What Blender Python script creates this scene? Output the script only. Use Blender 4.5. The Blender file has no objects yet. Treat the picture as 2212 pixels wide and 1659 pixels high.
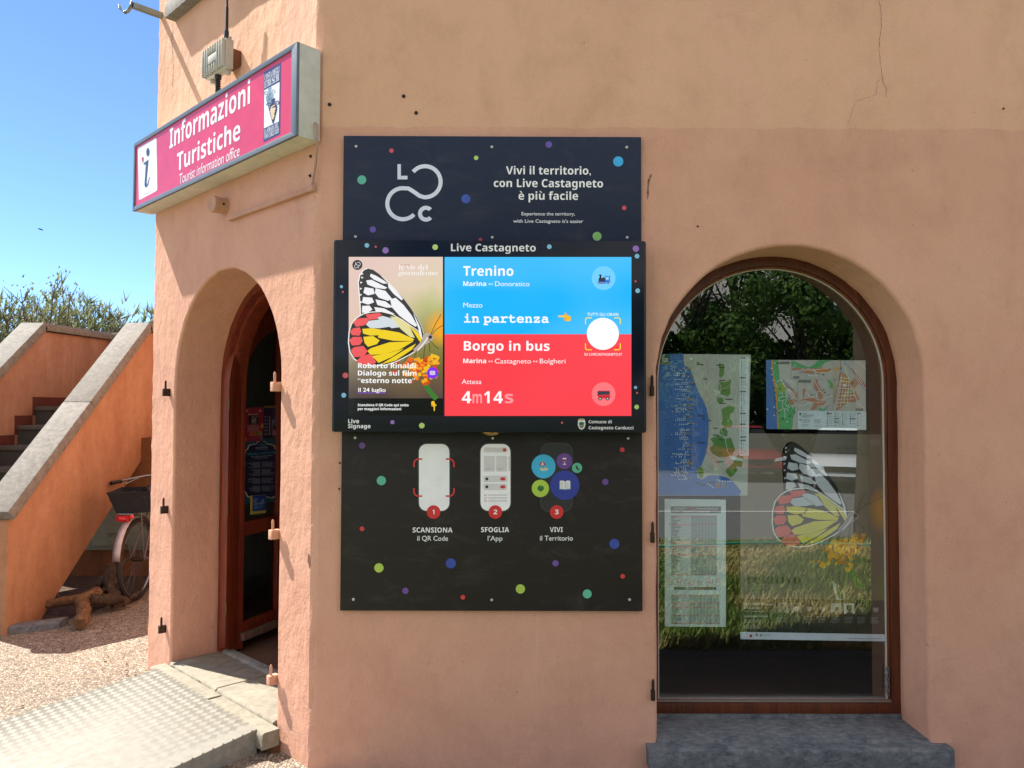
import bpy, bmesh, math, random
from mathutils import Vector, Matrix
random.seed(7)
R = math.radians
SC = bpy.context.scene
COL = SC.collection
# ------------------------------------------------------------------ camera
FPX, CAMP = 1680.0, Vector((0, -3.45, 1.57))          # focal length in the units of a 2212 px wide frame
PITCH, ROLL, YAW = .0331, .0030, .0040
FW = Vector((math.sin(YAW)*math.cos(PITCH), math.cos(YAW)*math.cos(PITCH), math.sin(PITCH)))
_r = FW.cross(Vector((0, 0, 1))).normalized(); _u = _r.cross(FW)
CR = _r*math.cos(ROLL) + _u*math.sin(ROLL); CU = _u*math.cos(ROLL) - _r*math.sin(ROLL)
cam = bpy.data.cameras.new('camera'); cam.sensor_width = 36; cam.lens = 36*FPX/2212
cam.clip_start = .05; cam.clip_end = 3000
cob = bpy.data.objects.new('camera', cam); COL.objects.link(cob); SC.camera = cob
cob.matrix_world = Matrix((( CR.x, CU.x, -FW.x, CAMP.x), (CR.y, CU.y, -FW.y, CAMP.y), (CR.z, CU.z, -FW.z, CAMP.z), (0, 0, 0, 1)))
# ------------------------------------------------------------------ light
EXPOSURE = 2.0
SUN = Vector((-.88, .50, 1.2)).normalized()            # towards the sun: high, from the left and a little behind the facade
w = bpy.data.worlds.new('World'); SC.world = w; w.use_nodes = True
nt = w.node_tree; bg = nt.nodes['Background']
sk = nt.nodes.new('ShaderNodeTexSky'); sk.sky_type = 'NISHITA'; sk.sun_disc = False
sk.sun_elevation = math.asin(SUN.z); sk.sun_rotation = math.atan2(SUN.x, SUN.y)
sk.altitude = 3000; sk.air_density = 1.0; sk.dust_density = .0; sk.ozone_density = 7.0
# broken white cloud added in unseen southern sky to brighten shaded walls; north clear
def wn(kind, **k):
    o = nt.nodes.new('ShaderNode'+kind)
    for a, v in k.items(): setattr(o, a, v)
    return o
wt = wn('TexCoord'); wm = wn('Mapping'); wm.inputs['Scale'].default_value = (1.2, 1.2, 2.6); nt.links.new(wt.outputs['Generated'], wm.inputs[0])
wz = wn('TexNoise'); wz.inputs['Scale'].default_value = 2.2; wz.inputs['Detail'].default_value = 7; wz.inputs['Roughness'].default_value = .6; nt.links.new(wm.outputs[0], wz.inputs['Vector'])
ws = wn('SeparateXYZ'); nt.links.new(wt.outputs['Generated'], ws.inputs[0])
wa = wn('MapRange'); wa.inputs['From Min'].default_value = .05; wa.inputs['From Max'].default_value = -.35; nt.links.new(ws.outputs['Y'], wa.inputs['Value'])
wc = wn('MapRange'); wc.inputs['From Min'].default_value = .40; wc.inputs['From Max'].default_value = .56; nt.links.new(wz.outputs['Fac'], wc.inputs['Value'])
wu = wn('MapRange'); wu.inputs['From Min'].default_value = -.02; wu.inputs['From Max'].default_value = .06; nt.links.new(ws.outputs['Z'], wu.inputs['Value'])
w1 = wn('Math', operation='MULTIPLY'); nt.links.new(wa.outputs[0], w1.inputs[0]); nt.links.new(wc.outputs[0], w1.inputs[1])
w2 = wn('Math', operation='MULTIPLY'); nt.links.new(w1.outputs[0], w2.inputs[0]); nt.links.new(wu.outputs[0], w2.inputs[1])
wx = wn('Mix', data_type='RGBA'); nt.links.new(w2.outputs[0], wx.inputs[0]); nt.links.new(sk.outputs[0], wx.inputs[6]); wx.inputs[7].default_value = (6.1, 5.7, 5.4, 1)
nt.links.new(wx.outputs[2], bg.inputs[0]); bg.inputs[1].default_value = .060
sl = bpy.data.lights.new('sun', 'SUN'); sl.energy = 3.0; sl.angle = R(.53); sl.color = (1, .95, .87)
so = bpy.data.objects.new('sun', sl); COL.objects.link(so); so.rotation_euler = SUN.to_track_quat('Z', 'Y').to_euler()
so.location = SUN*30
SC.view_settings.view_transform = 'Standard'; SC.view_settings.look = 'None'
SC.view_settings.exposure = EXPOSURE; SC.view_settings.gamma = 1
SC.render.engine = 'CYCLES'
cy = SC.cycles; cy.max_bounces = 8; cy.diffuse_bounces = 4; cy.glossy_bounces = 4; cy.transparent_max_bounces = 12
cy.use_denoising = True; cy.sample_clamp_indirect = 6

# ------------------------------------------------------------------ helpers
def lin(c):
    c = c/255.
    return c/12.92 if c <= .04045 else ((c+.055)/1.055)**2.4
def hx(s): return tuple(lin(int(s[i:i+2], 16)) for i in (0, 2, 4))

class Nodes:
    def __init__(s, name):
        s.m = bpy.data.materials.new(name); s.m.use_nodes = True; s.t = s.m.node_tree
        s.p = s.t.nodes['Principled BSDF']; s.out = s.t.nodes['Material Output']
    def n(s, kind, **k):
        o = s.t.nodes.new('ShaderNode'+kind)
        for a, v in k.items():
            if a.startswith('i_'):
                key = a[2:].replace('_', ' '); o.inputs[int(key) if key.isdigit() else key].default_value = v
            else: setattr(o, a, v)
        return o
    def l(s, a, b): s.t.links.new(a, b)
    def coord(s, scale=(1, 1, 1), kind='Object'):
        tc = s.n('TexCoord'); mp = s.n('Mapping'); mp.inputs['Scale'].default_value = scale
        s.l(tc.outputs[kind], mp.inputs[0]); return mp.outputs[0]
    def noise(s, vec, scale, detail=4, rough=.55, dist=0):
        o = s.n('TexNoise'); o.inputs['Scale'].default_value = scale; o.inputs['Detail'].default_value = detail
        o.inputs['Roughness'].default_value = rough; o.inputs['Distortion'].default_value = dist
        s.l(vec, o.inputs['Vector']); return o.outputs['Fac']
    def ramp(s, fac, stops, interp='LINEAR'):
        o = s.n('ValToRGB'); o.color_ramp.interpolation = interp; e = o.color_ramp.elements
        while len(e) < len(stops): e.new(.5)
        for el, (p, c) in zip(e, stops):
            el.position = p; el.color = (*c, 1) if len(c) == 3 else c
        s.l(fac, o.inputs[0]); return o.outputs[0]
    def mix(s, fac, a, b, mode='MIX'):
        o = s.n('Mix'); o.data_type = 'RGBA'; o.blend_type = mode
        for v, i in ((fac, 0), (a, 6), (b, 7)):
            if hasattr(v, 'links'): s.l(v, o.inputs[i])
            else: o.inputs[i].default_value = v if not isinstance(v, tuple) else (*v, 1)[:4]
        return o.outputs[2]
    def math(s, op, a, b=0., c=None):
        o = s.n('Math'); o.operation = op
        for v, i in ((a, 0), (b, 1), (c, 2)):
            if v is None: continue
            if hasattr(v, 'links'): s.l(v, o.inputs[i])
            else: o.inputs[i].default_value = v
        return o.outputs[0]
    def bump(s, h, strength, dist, normal=None):
        o = s.n('Bump'); o.inputs['Strength'].default_value = strength; o.inputs['Distance'].default_value = dist
        s.l(h, o.inputs['Height'])
        if normal: s.l(normal, o.inputs['Normal'])
        return o.outputs[0]
    def base(s, c, rough=.6, normal=None, metal=0, spec=None):
        if hasattr(c, 'links'): s.l(c, s.p.inputs['Base Color'])
        else: s.p.inputs['Base Color'].default_value = (*c, 1)
        if hasattr(rough, 'links'): s.l(rough, s.p.inputs['Roughness'])
        else: s.p.inputs['Roughness'].default_value = rough
        s.p.inputs['Metallic'].default_value = metal
        if spec is not None: s.p.inputs['Specular IOR Level'].default_value = spec
        if normal: s.l(normal, s.p.inputs['Normal'])
        return s.m

_flat = {}
def col(h, rough=.45, glow=False, metal=0, spec=None):
    k = (h, rough, glow, metal, spec)
    if k in _flat: return _flat[k]
    N = Nodes(('lit_' if glow else 'paint_')+h)
    if glow:
        N.base((.01, .01, .01), .12, spec=.45)
        N.p.inputs['Emission Color'].default_value = (*hx(h), 1)
        N.p.inputs['Emission Strength'].default_value = 2**-EXPOSURE
    else:
        v = N.coord(); n = N.noise(v, 9, 5)
        c = hx(h); N.base(N.ramp(n, [(.3, tuple(x*.9 for x in c)), (.7, tuple(min(1, x*1.06) for x in c))]), rough, metal=metal, spec=spec)
    _flat[k] = N.m; return N.m

class Frame:
    def __init__(s, o, u, v, n): s.o, s.u, s.v, s.n = map(Vector, (o, u, v, n))
    def __call__(s, a, b, c=0): return s.o + s.u*a + s.v*b + s.n*c
    def hit(s, px, py, c=0):                       # pixel of the photograph (2212 px wide) -> (a, b) on the plane at height c
        d = FW*FPX + CR*(px-1106) + CU*(829.5-py)
        p = CAMP + d*((s.o+s.n*c-CAMP).dot(s.n)/d.dot(s.n)) - s.o
        return p.dot(s.u), p.dot(s.v)
WORLD = Frame((0, 0, 0), (1, 0, 0), (0, 1, 0), (0, 0, 1))
WALL = Frame((0, 0, 0), (1, 0, 0), (0, 0, 1), (0, -1, 0))
AN = R(44.5)
DOORW = Frame((-.86, 0, 0), (math.cos(AN), -math.sin(AN), 0), (0, 0, 1), (-math.sin(AN), -math.cos(AN), 0))   # a = -(distance from the corner)

class MB:
    def __init__(s): s.v, s.f, s.mi, s.mats = [], [], [], []
    def mid(s, m):
        if m not in s.mats: s.mats.append(m)
        return s.mats.index(m)
    def add(s, vs, fs, m):
        b = len(s.v); i = s.mid(m); s.v += [Vector(x) for x in vs]
        for f in fs: s.f.append([b+k for k in f]); s.mi.append(i)
    def box(s, fr, a0, a1, b0, b1, c0, c1, m):
        p = [fr(a, b, c) for c in (c0, c1) for b in (b0, b1) for a in (a0, a1)]
        s.add(p, [(0, 2, 3, 1), (4, 5, 7, 6), (0, 1, 5, 4), (2, 6, 7, 3), (0, 4, 6, 2), (1, 3, 7, 5)], m)
    def prism(s, fr, pts, c0, c1, m):
        n = len(pts); vs = [fr(a, b, c) for c in (c0, c1) for a, b in pts]
        s.add(vs, [tuple(range(n-1, -1, -1)), tuple(range(n, 2*n))] + [(i, (i+1) % n, n+(i+1) % n, n+i) for i in range(n)], m)
    def poly(s, fr, pts, c, m): s.add([fr(a, b, c) for a, b in pts], [tuple(range(len(pts)))], m)
    def tube(s, pts, r, m, n=8, cap=True):
        pts = [Vector(p) for p in pts]; rs = r if isinstance(r, (list, tuple)) else [r]*len(pts)
        vs, fs = [], []; prev = None
        for i, p in enumerate(pts):
            t = (pts[min(i+1, len(pts)-1)] - pts[max(i-1, 0)]).normalized()
            if prev is None: prev = t.orthogonal().normalized()
            x = (prev - t*prev.dot(t)); x = x.normalized() if x.length > 1e-6 else t.orthogonal().normalized()
            y = t.cross(x); prev = x
            for k in range(n):
                a = 2*math.pi*k/n; vs.append(p + (x*math.cos(a)+y*math.sin(a))*rs[i])
        for i in range(len(pts)-1):
            for k in range(n):
                fs.append((i*n+k, i*n+(k+1) % n, (i+1)*n+(k+1) % n, (i+1)*n+k))
        if cap: fs += [tuple(range(n-1, -1, -1)), tuple(range((len(pts)-1)*n, len(pts)*n))]
        s.add(vs, fs, m)
    def lathe(s, fr, a, b, prof, m, n=20):             # prof: (radius, height along the frame normal)
        vs = [fr(a+r*math.cos(2*math.pi*k/n), b+r*math.sin(2*math.pi*k/n), h) for r, h in prof for k in range(n)]
        fs = [(i*n+k, i*n+(k+1) % n, (i+1)*n+(k+1) % n, (i+1)*n+k) for i in range(len(prof)-1) for k in range(n)]
        fs += [tuple(range(n-1, -1, -1)), tuple(range((len(prof)-1)*n, len(prof)*n))]
        s.add(vs, fs, m)
    def build(s, name, parent=None, bevel=0, smooth=None, recalc=False):
        me = bpy.data.meshes.new(name); base = parent_base(parent)
        me.from_pydata([tuple(v-base) for v in s.v], [], s.f)
        for m in s.mats: me.materials.append(m)
        me.polygons.foreach_set('material_index', s.mi)
        if bevel or recalc:
            bm = bmesh.new(); bm.from_mesh(me)
            if recalc: bmesh.ops.recalc_face_normals(bm, faces=bm.faces)
            if bevel:
                ed = [e for e in bm.edges if len(e.link_faces) == 2 and e.calc_face_angle(0) > .6]
                bmesh.ops.bevel(bm, geom=ed, offset=bevel, segments=2, affect='EDGES', profile=.6)
            bm.to_mesh(me); bm.free()
        if smooth is not None or bevel:
            me.shade_smooth(); me.set_sharp_from_angle(angle=R(smooth or 40))
        me.update()
        o = bpy.data.objects.new(name, me); COL.objects.link(o)
        if parent: o.parent = parent
        return o
BASE = {}
def parent_base(p):
    b = Vector((0, 0, 0))
    while p is not None: b += BASE.get(p.name, p.location); p = p.parent
    return b
def thing(name, label, cat, loc=(0, 0, 0), group=None):
    o = bpy.data.objects.new(name, None); COL.objects.link(o); o.location = loc; o.empty_display_size = .1
    tag(o, label, cat, group); return o
def tag(o, label, cat, group=None):
    o['label'] = label; o['category'] = cat
    if group: o['group'] = group
    return o
def kind(o, k): o['kind'] = k; return o

# ------------------------------------------------------------------ lettering
STY = {'B': (0x1D5D4, 0x1D5EE, 0x1D7EC), 'S': (0x1D400, 0x1D41A, 0x1D7CE), 'M': (0x1D670, 0x1D68A, 0x1D7F6), 'C': (0x1D4D0, 0x1D4EA, None)}
def restyle(t, st):
    if st not in STY: return t
    u, l, d = STY[st]; r = ''
    for ch in t:
        if 'A' <= ch <= 'Z': r += chr(u+ord(ch)-65)
        elif 'a' <= ch <= 'z': r += chr(l+ord(ch)-97)
        elif ch.isdigit() and d: r += chr(d+int(ch))
        else: r += ch
    return r
_gl = {}
ACC = {'è': 'e', 'ù': 'u', 'ò': 'o', 'à': 'a'}
def glyphs(t, st='R', off=0.):
    k = (t, st, off)
    if k in _gl: return _gl[k]
    plain = ''.join(ACC.get(c, c) for c in t) if st in STY else t
    def mk(txt):
        c = bpy.data.curves.new('lettering', 'FONT'); c.body = restyle(txt, st); c.offset = off; c.resolution_u = 3
        o = bpy.data.objects.new('lettering', c); me = o.to_mesh()
        v = [(p.co.x, p.co.y) for p in me.vertices]; f = [tuple(p.vertices) for p in me.polygons]
        o.to_mesh_clear(); bpy.data.objects.remove(o); bpy.data.curves.remove(c); return v, f
    v, f = mk(plain)
    if st in STY:
        for i, ch in enumerate(t):
            if ch in ACC:
                a = max([x for x, y in mk(plain[:i])[0]] or [0]); b = max(x for x, y in mk(plain[:i+1])[0]); m = (a+b)/2+.02
                n = len(v); v = v+[(m-.17, .78), (m-.02, .78), (m+.09, .62), (m-.02, .62)]; f = f+[(n, n+3, n+2, n+1)]
    xs = [x for x, y in v]; r = (v, f, min(xs), max(xs)); _gl[k] = r; return r
_cap = {}
def cap(st):
    if st not in _cap: _cap[st] = max(y for x, y in glyphs('H', st)[0])
    return _cap[st]

VIEWS = {'D': (0, 0, 1), 'UB': (713.2, 274.3, .32243), 'SL': (713.2, 504.7, .26465), 'SR': (932.6, 504.7, .26461), 'LB': (713.2, 921.6, .31249),
         'WT': (1371.5, 493.7, .33064), 'WL': (1371.5, 987.5, .40487), 'M1': (1415.4, 757.1, .19848), 'M2': (1645.8, 757.1, .11242),
         'TT': (1426.4, 1064.3, .17851), 'PB': (1590.9, 921.6, .23806), 'PF': (1580, 1261.8, .15874), 'DP': (515.7, 866.8, .15876),
         'LG': (548.6, 120.7, .1191), 'SG': (263.3, 263.3, .19097), 'AP': (427.9, 65.8, .09264), 'Z1': (246.9, 0, .29765), 'BK': (192, 1014.9, .19827)}
class Art(MB):
    """flat printed or lit artwork on a real plane; coordinates are read off enlargements of the photograph"""
    def __init__(s, fr, c, glow=False, rough=.4): super().__init__(); s.fr, s.c, s.glow, s.rough = fr, c, glow, rough; s.view('D'); s.post = None
    def view(s, name): s.o = VIEWS[name]; return s
    def pt(s, x, y):
        if s.post: x, y = s.post(x, y)
        return s.fr.hit(s.o[0]+x*s.o[2], s.o[1]+y*s.o[2], s.c)
    def m(s, h): return col(h, s.rough, s.glow) if isinstance(h, str) else h
    def pl(s, pts, h, L=1): s.poly(s.fr, [s.pt(*p) for p in pts], s.c+L*.0004, s.m(h))
    def rect(s, x0, y0, x1, y1, h, L=1, r=0):
        if not r: return s.pl([(x0, y1), (x1, y1), (x1, y0), (x0, y0)], h, L)
        p = []
        for cx, cy, a0 in ((x1-r, y1-r, 0), (x0+r, y1-r, 90), (x0+r, y0+r, 180), (x1-r, y0+r, 270)):
            p += [(cx+r*math.cos(R(a0+k*15)), cy+r*math.sin(R(a0+k*15))) for k in range(7)]
        s.pl(p, h, L)
    def disc(s, x, y, r, h, L=1, ry=None, n=28): s.pl([(x+r*math.cos(2*math.pi*k/n), y+(ry or r)*math.sin(2*math.pi*k/n)) for k in range(n)], h, L)
    def line(s, pts, wd, h, L=1):
        for i in range(len(pts)-1):
            (x0, y0), (x1, y1) = pts[i], pts[i+1]; d = math.hypot(x1-x0, y1-y0) or 1
            nx, ny = -(y1-y0)/d*wd/2, (x1-x0)/d*wd/2; ex, ey = (x1-x0)/d*wd*.25, (y1-y0)/d*wd*.25
            s.pl([(x0+nx-ex, y0+ny-ey), (x1+nx+ex, y1+ny+ey), (x1-nx+ex, y1-ny+ey), (x0-nx-ex, y0-ny-ey)], h, L+i % 2*.25)
    def arc(s, x, y, r, a0, a1, wd, h, L=1, n=24):      # degrees, clockwise from the right (image axes)
        o = [(x+(r+wd/2)*math.cos(R(a0+(a1-a0)*k/n)), y+(r+wd/2)*math.sin(R(a0+(a1-a0)*k/n))) for k in range(n+1)]
        i = [(x+(r-wd/2)*math.cos(R(a0+(a1-a0)*k/n)), y+(r-wd/2)*math.sin(R(a0+(a1-a0)*k/n))) for k in range(n+1)]
        for k in range(n): s.pl([o[k], o[k+1], i[k+1], i[k]], h, L)
    def text(s, t, x0, x1, yb, h, c, st='R', L=2, off=0., y1=None, shear=0, flip=False):
        v, f, gx0, gx1 = glyphs(t, st, off); A = s.pt(x0, yb); B = s.pt(x1, yb if y1 is None else y1); T = s.pt(x0, yb-h)
        sx = (B[0]-A[0])/(gx1-gx0); sy = (T[1]-A[1])/cap(st); q = s.c+L*.0004
        sg = -1 if flip else 1
        s.add([s.fr(A[0]+(x-gx0)*sx+y*sy*shear, (A[1]+B[1])/2*(y1 is not None)+A[1]*(y1 is None)+y*sy*sg, q) for x, y in v], f, s.m(c))
    def lines(s, x0, y0, x1, y1, n, h, L=1, th=.4, ragged=.35, align='L'):
        for i in range(n):
            y = y0+(y1-y0)*i/max(n, 1); t = (y1-y0)/n*th; ww = (x1-x0)*(1-ragged*random.random())
            a = x0 if align == 'L' else (x1-ww if align == 'R' else (x0+x1-ww)/2); x = a
            while x < a+ww-1:                            # broken into word-long strokes
                k = min(a+ww, x+(x1-x0)*random.uniform(.06, .22)); s.rect(x, y, k, y+t, h, L); x = k+(x1-x0)*.018
# ------------------------------------------------------------------ surface materials
def m_plaster():
    N = Nodes('painted_plaster'); v = N.coord(); vs = N.coord((1, 1, .6))
    big = N.noise(v, 1.3, 5, .6); mid = N.noise(vs, 7, 6, .65); fine = N.noise(v, 70, 3)
    sep = N.n('SeparateXYZ'); N.l(v, sep.inputs[0])
    zz = N.math('ADD', sep.outputs['Z'], N.math('MULTIPLY', N.noise(N.coord((1, 1, 0)), 5, 8, .75), .07))
    up = N.math('GREATER_THAN', zz, 2.872)
    lo = N.ramp(big, [(.25, hx('d8a188')), (.5, hx('dda88e')), (.75, hx('e2b095'))])
    hi = N.ramp(big, [(.3, hx('dfae8e')), (.52, hx('e5b494')), (.7, hx('e3ae94'))])
    c = N.mix(up, lo, hi)
    c = N.mix(.5, c, N.ramp(mid, [(.3, (.86, .84, .83)), (.5, (1, 1, 1)), (.72, (1, 1, 1))]), 'MULTIPLY')
    # blotchy repairs and rising damp marks near the foot of the wall
    blot = N.noise(N.coord((1, 1, 1.4)), 2.6, 7, .7, .8)
    c = N.mix(N.ramp(blot, [(.6, (0, 0, 0)), (.70, (.4, .4, .4))]), c, hx('cf9b87'))
    foot = N.math('MULTIPLY', N.ramp(sep.outputs['Z'], [(.0, (1, 1, 1)), (.32, (0, 0, 0))]), N.ramp(N.noise(v, 5, 6, .7), [(.4, (0, 0, 0)), (.6, (1, 1, 1))]))
    c = N.mix(N.math('MULTIPLY', foot, .55), c, hx('c99880'))
    trow = N.noise(N.coord((1, 1, .8)), 2.1, 8, .68, .3); c = N.mix(.9, c, N.ramp(trow, [(.32, (.90, .88, .87)), (.5, (1, 1, 1)), (.68, (1.04, 1.04, 1.05))]), 'MULTIPLY')
    drip = N.noise(N.coord((9, 9, .35)), 1.4, 5, .7); c = N.mix(N.ramp(drip, [(.62, (0, 0, 0)), (.72, (.28, .28, .28))]), c, hx('d9b8a4'))
    scuff = N.noise(N.coord((3, 3, 9)), 6, 4, .8, 1); c = N.mix(N.ramp(scuff, [(.70, (0, 0, 0)), (.74, (.45, .45, .45))]), c, hx('a87f6c'))
    speck = N.noise(v, 38, 2); c = N.mix(N.ramp(speck, [(.73, (0, 0, 0)), (.76, (.5, .5, .5))]), c, hx('8a6a5c'))
    c = N.mix(.8, c, N.ramp(N.noise(v, 170, 3, .7), [(.3, (.84, .83, .82)), (.6, (1, 1, 1))]), 'MULTIPLY')
    b1 = N.bump(N.noise(vs, 16, 6, .6), .55, .012)
    b2 = N.bump(fine, .4, .003, b1)
    b3 = N.bump(N.noise(v, 3, 3), .25, .03, b2)
    return N.base(c, .88, b3, spec=.25)
def m_stucco(name, a, b, c3, streak=True):
    N = Nodes(name); v = N.coord(); vz = N.coord((1.6, 1.6, .5))
    c = N.ramp(N.noise(vz if streak else v, 2.2, 7, .65, .6), [(.28, hx(a)), (.5, hx(b)), (.72, hx(c3))])
    c = N.mix(.6, c, N.ramp(N.noise(v, 14, 6, .7), [(.35, (.78, .78, .78)), (.6, (1, 1, 1))]), 'MULTIPLY')
    return N.base(c, .9, N.bump(N.noise(v, 30, 6), .35, .008), spec=.2)
def m_stone(name, a, b, c3, sc=14, bump=.5, rough=.8, streak=(1, 1, 1)):
    N = Nodes(name); v = N.coord(streak)
    c = N.ramp(N.noise(v, sc, 8, .72), [(.3, hx(a)), (.5, hx(b)), (.7, hx(c3))])
    c = N.mix(N.ramp(N.noise(v, sc*6, 3), [(.62, (0, 0, 0)), (.7, (.6, .6, .6))]), c, hx(a))
    c = N.mix(N.ramp(N.noise(N.coord(), sc*.22, 4), [(.35, (.35, .35, .35)), (.65, (0, 0, 0))]), c, hx(c3))
    return N.base(c, rough, N.bump(N.noise(v, sc*4, 6, .7), bump, .006), spec=.3)
def m_wood(name, a, b, axis=(1, 1, .06), rough=.42):
    N = Nodes(name); v = N.coord(axis)
    c = N.ramp(N.noise(v, 34, 5, .6, 1.2), [(.3, hx(a)), (.7, hx(b))])
    c = N.mix(.5, c, N.ramp(N.noise(N.coord(), 5, 5), [(.35, (.6, .6, .6)), (.6, (1, 1, 1))]), 'MULTIPLY')
    return N.base(c, rough, N.bump(N.noise(v, 60, 3), .2, .002))
def m_metal(name, h, rough=.35, metal=1., nz=.15):
    N = Nodes(name); v = N.coord(); n = N.noise(v, 25, 6, .65); c = hx(h)
    return N.base(N.ramp(n, [(.3, tuple(x*(1-nz) for x in c)), (.65, c)]), N.ramp(n, [(.3, (rough*1.4,)*3), (.7, (rough,)*3)]), metal=metal)
def m_pebble():
    N = Nodes('pebble_paving'); v = N.coord(); d = N.noise(v, 40, 2)
    wv = N.n('VectorMath'); wv.operation = 'ADD'; sc = N.n('VectorMath'); sc.operation = 'SCALE'; sc.inputs['Scale'].default_value = .004
    nz = N.n('TexNoise'); nz.inputs['Scale'].default_value = 60; N.l(v, nz.inputs['Vector']); N.l(nz.outputs['Color'], sc.inputs[0]); N.l(v, wv.inputs[0]); N.l(sc.outputs[0], wv.inputs[1])
    vo = N.n('TexVoronoi'); vo.inputs['Scale'].default_value = 74; N.l(wv.outputs[0], vo.inputs['Vector'])
    ed = N.n('TexVoronoi'); ed.feature = 'DISTANCE_TO_EDGE'; ed.inputs['Scale'].default_value = 74; N.l(wv.outputs[0], ed.inputs['Vector'])
    sp = N.n('SeparateColor'); N.l(vo.outputs['Color'], sp.inputs[0])
    c = N.ramp(sp.outputs[0], [(.0, hx('6a5c4c')), (.25, hx('a08e78')), (.45, hx('beae96')), (.62, hx('a89782')), (.8, hx('d4c9b4')), (1, hx('8e7f6c'))])
    c = N.mix(N.ramp(ed.outputs['Distance'], [(.02, (1, 1, 1)), (.14, (0, 0, 0))]), c, hx('6b5d50'))
    c = N.mix(.55, c, N.ramp(N.noise(v, 1.6, 5, .6), [(.3, (.72, .70, .70)), (.6, (1, 1, 1))]), 'MULTIPLY')
    br = N.n('TexBrick'); br.offset = 0; br.inputs['Scale'].default_value = 1; br.inputs['Mortar Size'].default_value = .006; br.inputs['Mortar Smooth'].default_value = .3
    br.inputs['Brick Width'].default_value = .8; br.inputs['Row Height'].default_value = .8
    mp = N.n('Mapping'); mp.inputs['Rotation'].default_value = (0, 0, R(28)); tc = N.n('TexCoord'); N.l(tc.outputs['Object'], mp.inputs[0]); N.l(mp.outputs[0], br.inputs['Vector'])
    c = N.mix(N.math('MULTIPLY', br.outputs['Fac'], .55), c, hx('7c6d60'))
    h = N.ramp(ed.outputs['Distance'], [(0, (0, 0, 0)), (.25, (1, 1, 1))], 'EASE')
    return N.base(c, .75, N.bump(h, .8, .006), spec=.35)
def m_grass():
    N = Nodes('lawn'); v = N.coord()
    c = N.ramp(N.noise(v, .8, 6, .65), [(.35, hx('6c803c')), (.5, hx('879449')), (.62, hx('c4b482'))])
    c = N.mix(.9, c, N.ramp(N.noise(N.coord((.5, 1, 1)), 7, 6, .75, .5), [(.32, (.35, .38, .28)), (.5, (.8, .85, .7)), (.66, (1.1, 1.05, .95))]), 'MULTIPLY')
    c = N.mix(.7, c, N.ramp(N.noise(N.coord((1, .3, 1)), 45, 5, .7), [(.3, (.35, .38, .3)), (.65, (1, 1, 1))]), 'MULTIPLY')
    return N.base(c, .95, N.bump(N.noise(v, 60, 4), .9, .04), spec=.1)
def m_glass(name, tint=(.93, .97, .95), k=.105):
    N = Nodes(name); tr = N.n('BsdfTransparent'); tr.inputs[0].default_value = (*tint, 1); gl = N.n('BsdfGlossy'); gl.inputs['Roughness'].default_value = .0
    gl.inputs['Color'].default_value = (.95, 1, .98, 1)
    fr = N.n('Fresnel'); fr.inputs[0].default_value = 1.5; f = N.math('ADD', fr.outputs[0], k); mx = N.n('MixShader')
    N.l(f, mx.inputs[0]); N.l(tr.outputs[0], mx.inputs[1]); N.l(gl.outputs[0], mx.inputs[2]); N.l(mx.outputs[0], N.out.inputs[0]); return N.m
def m_leaf(name, a, b, c3):
    N = Nodes(name); g = N.n('NewGeometry'); c = N.ramp(g.outputs['Random Per Island'], [(0, hx(a)), (.5, hx(b)), (1, hx(c3))])
    N.base(c, .6, spec=.25); t = N.n('BsdfTranslucent'); N.l(c, t.inputs[0]); mx = N.n('MixShader'); mx.inputs[0].default_value = .3
    N.l(N.p.outputs[0], mx.inputs[1]); N.l(t.outputs[0], mx.inputs[2]); N.l(mx.outputs[0], N.out.inputs[0]); return N.m
PLASTER = m_plaster()
ORANGE = m_stucco('orange_limewash', 'a4765a', 'b08464', 'ba9072'); ORANGE_OLD = m_stucco('weathered_limewash', '96705a', 'a8806a', 'b6927c')
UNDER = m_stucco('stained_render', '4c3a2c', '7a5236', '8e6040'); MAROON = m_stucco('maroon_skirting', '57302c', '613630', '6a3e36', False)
COPING = m_stone('coping_stone', '5c5953', '78756d', '8e8b83', 26); TREADS = m_stone('step_stone', '45423f', '5c5853', '6c6862', 10)
SILLST = m_stone('basalt_sill', '3a3d42', '62666a', '8d8e8c', 40, 1., .7, (.6, 1, 1)); STEPST = m_stone('door_stone', '6a6355', '878070', '9b9382', 18)
WOODRED = m_wood('red_brown_wood', '5a1e10', '8a3a1e'); WOODFR = m_wood('window_wood', '46200f', '70381c')
GLASS = m_glass('window_glass'); LEAFGLASS = m_glass('door_glass', (.80, .86, .84), .03)
STEEL = m_metal('grey_steel', '8d979c', .38); DARKST = m_metal('weathered_iron', '4a3b30', .6, .7); BRASS = m_metal('brass', 'b08a4a', .3); ALU = m_metal('aluminium_plate', '908c80', .7, 0., .1)
BLACKP = col('15171a', .4); RUST = m_stucco('rusty_iron', '5a3626', '744835', '84583f', False)
TILE = m_stone('interior_tile', '5a4236', '6e5244', '7c6050', 3, .1, .35); INWALL = m_stucco('interior_paint', '8d8980', '9c978d', 'a49f94', False)

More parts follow.
